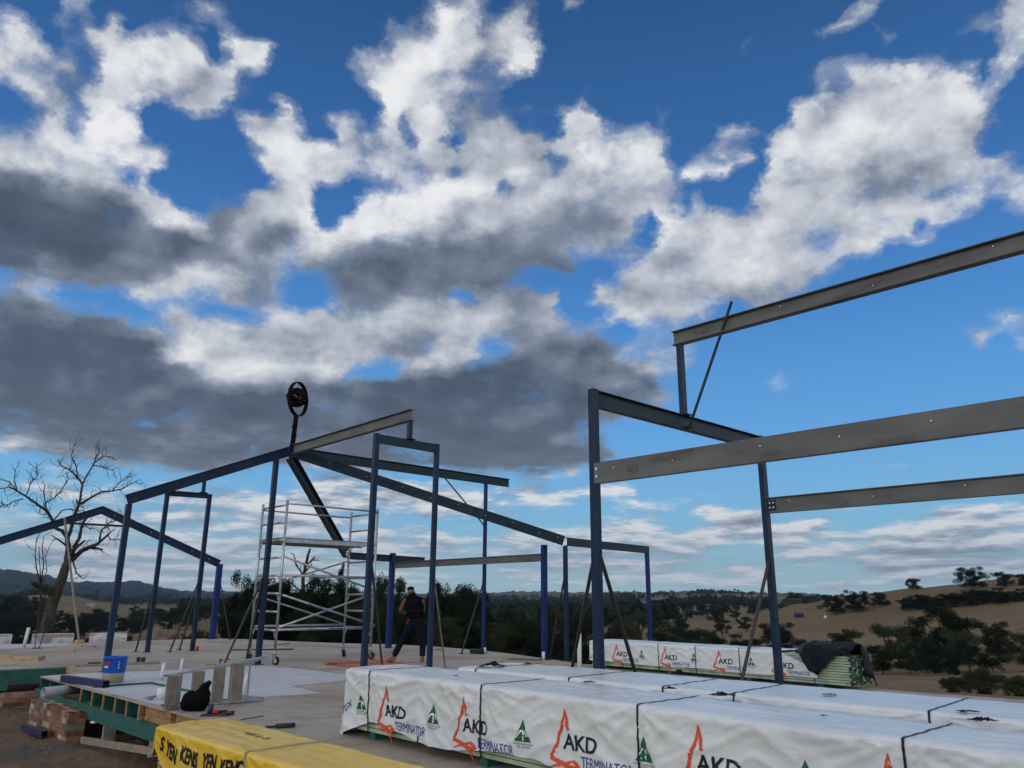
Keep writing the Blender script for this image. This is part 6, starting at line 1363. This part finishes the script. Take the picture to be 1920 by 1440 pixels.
for a_ in [
 ('round', 1565, 1111, 280, 52, 'leftmost dark tree of three in a row on the open slope at right', 1151), ('round', 1604, 1104, 285, 54, 'middle and widest tree of three in a row on the open slope at right', 1146), ('round2', 1648, 1105, 290, 32, 'right and smallest tree of three in a row on the open slope', 1137),
 ('round2', 1714, 1080, 300, 31, 'small lone tree on the skyline of the right hill', 1106), ('round', 1826, 1060, 300, 62, 'big broad tree on the skyline of the right hill', 1104), ('round2', 1887, 1067, 300, 40, 'tree on the skyline next to the right edge', 1102), ('round2', 1925, 1072, 305, 40, 'skyline tree cut by the right edge of the photo', 1098)]:
    tree_px(a_[0], a_[1], a_[2], a_[3], a_[4], a_[5], HG, a_[6])
# dense belt across the slope
for k in range(17):
    u = 1700+k*14.5; vb = 1143-(u-1700)*.075; tree_px(['round', 'gumD', 'round2', 'gumA'][k % 4], u+rt.uniform(-3, 3), vb-rt.uniform(20, 31), 215+rt.uniform(-6, 10), rt.uniform(30, 44), 'dark tree in the dense belt running across the right hill', 'trees of the dense belt on the right hill', vb)
NB = 'big trees in the gully behind the right packs'
for a_ in [('round', 1765, 1128, 120, 88, 'tall broad dark tree rising through the dense belt at right', 1240), ('olive', 1655, 1160, 85, 96, 'light olive gum with pale limbs behind the black tarp', 1250), ('olive', 1780, 1172, 100, 60, 'sparse brownish gum right of the pale limbed olive gum', 1245), ('round2', 1576, 1170, 120, 58, 'round dark gum just above the black tarp', 1235),
 ('round', 1722, 1190, 95, 90, 'wide dark tree between the olive gum and the tall broad tree', 1262), ('gumD', 1800, 1195, 95, 90, 'spreading dark tree low under the tall broad tree', 1262), ('round', 1857, 1160, 110, 52, 'oval tree alone on the slope near the right edge', 1235), ('gumB', 1908, 1176, 90, 58, 'tree cut by the right edge, standing over the dry paddock', 1258),
 ('round2', 1640, 1200, 90, 70, 'low dark tree behind the tarp, left of the wide dark tree', 1264), ('gumD', 1690, 1212, 88, 80, 'low dark tree over the strip of dry grass at right', 1266), ('round', 1762, 1218, 86, 80, 'low dark round tree left of the bushes by the grass strip', 1266), ('gumA', 1842, 1222, 86, 60, 'low dark tree right of the bushes by the grass strip', 1262),
 ('bush', 1815, 1243, 46, 130, 'big feathery olive bush in front of the dry paddock at right', 1318), ('bush', 1880, 1258, 44, 70, 'smaller feathery bush right of the big one', 1316), ('bush', 1762, 1262, 45, 60, 'low bush touching the left side of the big feathery one', 1314)]:
    tree_px(a_[0], a_[1], a_[2], a_[3], a_[4], a_[5], NB, a_[6])
MG = 'mid distance trees in the valley right of centre'
for a_ in [('round', 1455, 1163, 110, 92, 'broad rounded tree behind the near right blue post', 1225), ('gumA', 1388, 1186, 100, 80, 'dark tree left of the broad rounded one over the far pack', 1235), ('round2', 1343, 1131, 330, 40, 'umbrella shaped tree standing above the valley trees', 1170), ('gumB', 1378, 1131, 360, 20, 'slim tree right of the umbrella shaped one', 1158), ('gumB', 1395, 1152, 200, 26, 'small round tree left of the leaning brace on the right', 1185), ('gumA', 1350, 1160, 210, 44, 'dark tree below the umbrella shaped one', 1195),
 ('gumD', 1245, 1150, 120, 80, 'dark tree between the two tall right posts', 1220), ('olive', 1196, 1138, 150, 60, 'dark olive gum right of the nearest tall post', 1215), ('gumA', 1290, 1165, 120, 60, 'dark tree over the middle of the far pack', 1225), ('gumB', 1272, 1148, 230, 24, 'small slim tree on the pale field between the posts', 1180), ('round2', 1500, 1190, 90, 70, 'dark tree low behind the end of the white wrap', 1245), ('round', 1330, 1180, 95, 80, 'low dark tree behind the far pack centre', 1240), ('gumD', 1540, 1205, 85, 60, 'low dark bushy tree left of the tarp top', 1250)]:
    tree_px(a_[0], a_[1], a_[2], a_[3], a_[4], a_[5], MG, a_[6])
BG = 'dark trees close behind the far floor edge'
B_ = [('round', 468, 1062, 48, 74, 'leftmost dark tree of the clump behind the scaffold'), ('round', 505, 1078, 50, 74, 'lower tree right of the leftmost dark one'), ('round2', 540, 1060, 52, 92, 'dark tree directly behind the scaffold left bay'), ('round', 590, 1068, 50, 100, 'dark tree below the broken dead trunk'), ('round2', 632, 1070, 50, 90, 'dark tree behind the scaffold right bay'), ('tall', 645, 1048, 60, 24, 'small high tuft tree peeping above the scaffold brace'), ('gumB', 722, 1056, 56, 66, 'slender airy gum behind the bright blue post near the worker'), ('round', 758, 1099, 50, 40, 'dark round tree behind the worker'), ('round', 815, 1080, 54, 66, 'rounded dark tree right of the worker'), ('round2', 862, 1072, 54, 76, 'highest rounded dark tree right of the worker'), ('round', 888, 1094, 50, 62, 'lower dark tree by the slim post with the steel block'), ('gumD', 940, 1135, 50, 80, 'low dark tree right of the slim post'), ('round2', 990, 1145, 48, 70, 'low dark tree left of the thick bright blue post'), ('gumB', 1032, 1132, 60, 50, 'pointed dark tree between the thick post and its thin neighbour'), ('gumA', 1078, 1130, 70, 60, 'dark tree left of the nearest tall post'), ('gumD', 1118, 1140, 66, 70, 'dark tree behind the nearest tall post'), ('olive', 1160, 1150, 62, 60, 'olive gum just right of the nearest tall post')]
for a_ in B_: tree_px(*a_, BG)
# undergrowth row hiding the ground just past the floor edge
k = 0
for u in range(425, 1330, 24):
    k += 1; tree_px(['round', 'gumD', 'round2', 'bush', 'gumA'][k % 5], u+rt.uniform(-6, 6), (1136 if u < 900 else 1166 if u < 1060 else 1192)+rt.uniform(-12, 14), rt.uniform(40, 50) if u < 1050 else rt.uniform(52, 70), rt.uniform(52, 72), 'dark low tree in the continuous thicket just behind the far floor edge', 'low trees of the thicket behind the floor')
for u in range(-30, 430, 30):
    k += 1; tree_px(['round', 'gumD', 'round2', 'gumA'][k % 4], u+rt.uniform(-8, 8), 1181+rt.uniform(-7, 9), rt.uniform(64, 95), rt.uniform(36, 56), 'dark low tree in the thicket beyond the brick pallets at left', 'low trees of the thicket at left')
tree_px('gumA', 320, 1163, 90, 26, 'round topped dark tree above the largest boulder', 'low trees of the thicket at left')
# scattered valley trees, each its own object
cnt = 0
def scatter(n, u0, u1, r0, r1, h0, h1, label, group, pred=None):
    global cnt
    made = 0
    while made < n:
        u = rt.uniform(u0, u1); r = math.exp(rt.uniform(math.log(r0), math.log(r1)))
        x, y = at_range(u, r)
        if pred and not pred(x, y, u, r): continue
        z = ground_z(x, y); h = rt.uniform(h0, h1); key = rt.choice(['gumA', 'gumB', 'gumC', 'gumD', 'round', 'round2']); tk, cr, H, W, lm, c = PROTO[key]
        put_tree(key, x, y, z-.1, h/H*rt.uniform(.9, 1.35), h/H, rt.uniform(0, 6.28), label, group); made += 1
cl_ = lambda x, y, u, r: noise.noise(Vector((x/60, y/60, 9))) > .02
scatter(80, -40, 440, 260, 560, 4, 8, 'small dark tree on the valley floor at left', 'valley trees at left', cl_)
scatter(42, 1090, 1500, 330, 900, 5, 9, 'small dark tree on the golden fields right of centre', 'valley trees right of centre', cl_)
# woodland too far off to count: low crowns over the valley floor and the far slopes
def woodland():
    g = np.random.default_rng(5); mb_v = []; mb_f = []; r = random.Random(77); n = 0; tries = 0
    while n < 5200 and tries < 90000:
        tries += 1; u = r.uniform(-60, 1560); rr = math.exp(r.uniform(math.log(420), math.log(2600))); x, y = at_range(u, rr)
        v = noise.fractal(Vector((x/260, y/200, 2)), .8, 2.0, 4)
        thr = .12 if (u < 480) else (.40 if u > 1100 else -.05)
        if u < 350 and 620 < rr < 1400: thr = .5
        if rr > 2000: thr += .25
        if u > 1440 and rr < 1000: continue
        if v < thr: continue
        z = ground_z(x, y); h = r.uniform(6, 13); w = h*r.uniform(.45, .75); k = 26 if rr < 1200 else 12
        d = g.normal(size=(k, 3)); d /= np.linalg.norm(d, axis=1)[:, None]; p = d*np.array([w, w, h*.42])*g.uniform(.5, 1.0, (k, 1))+np.array([x, y, z+h*.55])
        q1 = g.normal(size=(k, 3)); q1 /= np.linalg.norm(q1, axis=1)[:, None]; q2 = np.cross(q1, d); q2 /= (np.linalg.norm(q2, axis=1)[:, None]+1e-6); s = h*.20*g.uniform(.7, 1.3, (k, 1))
        V_ = np.stack([p-q1*s, p+q2*s, p+q1*s, p-q2*s], 1).reshape(-1, 3); o = len(mb_v); mb_v += V_.tolist(); mb_f += [(o+4*i, o+4*i+1, o+4*i+2, o+4*i+3) for i in range(k)]; n += 1
    me = bpy.data.meshes.new('woodland'); me.from_pydata(mb_v, [], mb_f); me.materials.append(M_leafd); o = bpy.data.objects.new('woodland', me); col.objects.link(o); o['kind'] = 'stuff'; o['label'] = 'distant dark woodland spread over the valley and far slopes'
woodland()
# small farm buildings far away
def shed(u, v, r, w, h, mc, mr, label):
    r = r_for(u, v, r*.6, r*1.6); x, y = at_range(u, r); z = ground_z(x, y); root = thing('farm_shed', label, 'farm shed', (x, y, z)); W = w/FPX*r; Hh = h/FPX*r*1.4
    d1 = Vector((1, .25, 0)).normalized(); d2 = Vector((-d1.y, d1.x, 0)); mb = MB(); mb.box(Vector((x, y, z+Hh*.3)), d1*W/2, d2*W*.25, ZUP*Hh*.5); mb.build('wall', mc, root)
    mb = MB(); e = Hh*.8; a0 = [Vector((x, y, z+e))+d1*s*W*.53+d2*t*W*.29 for s in (-1, 1) for t in (-1, 1)]; b0 = [Vector((x, y, z+e+Hh*.35))+d1*s*W*.53 for s in (-1, 1)]
    mb.add(a0+b0, [(0, 2, 5, 4), (3, 1, 4, 5), (1, 0, 4), (2, 3, 5), (0, 1, 3, 2)]); mb.build('roof', mr, root)
shed(172, 1137, 780, 12, 2.6, M_conc, M_conc, 'long pale farm building on the golden hill at left')
shed(1488, 1133, 420, 26, 6, M_dbark, M_dbark, 'long low dark farm shed on the slope right of the near blue post')
shed(1495, 1157, 230, 14, 5, M_purple, M_slate, 'dark blue shed on the hillside field at right')
shed(1572, 1149, 250, 10, 3.5, M_cream, M_conc, 'pale shed beneath the leftmost of three slope trees')
shed(1544, 1158, 230, 4, 3, M_white, M_conc, 'tiny white hut in the middle of the hillside field')

# ------------------------------------------------------------------ evening air
mb = MB(); mb.abox(-7500, -400, -260, 7500, 8600, 420); hz_o = mb.build('haze', []); hz_o['kind'] = 'stuff'; hz_o['label'] = 'thin blue evening haze'
m = bpy.data.materials.new('evening_haze'); m.use_nodes = True; N = m.node_tree.nodes; N.remove(N['Principled BSDF']); pv = N.new('ShaderNodeVolumePrincipled'); pv.inputs['Color'].default_value = (.46, .66, .95, 1); pv.inputs['Density'].default_value = HAZE; pv.inputs['Anisotropy'].default_value = .2
m.node_tree.links.new(pv.outputs[0], N['Material Output'].inputs['Volume']); hz_o.data.materials.append(m)
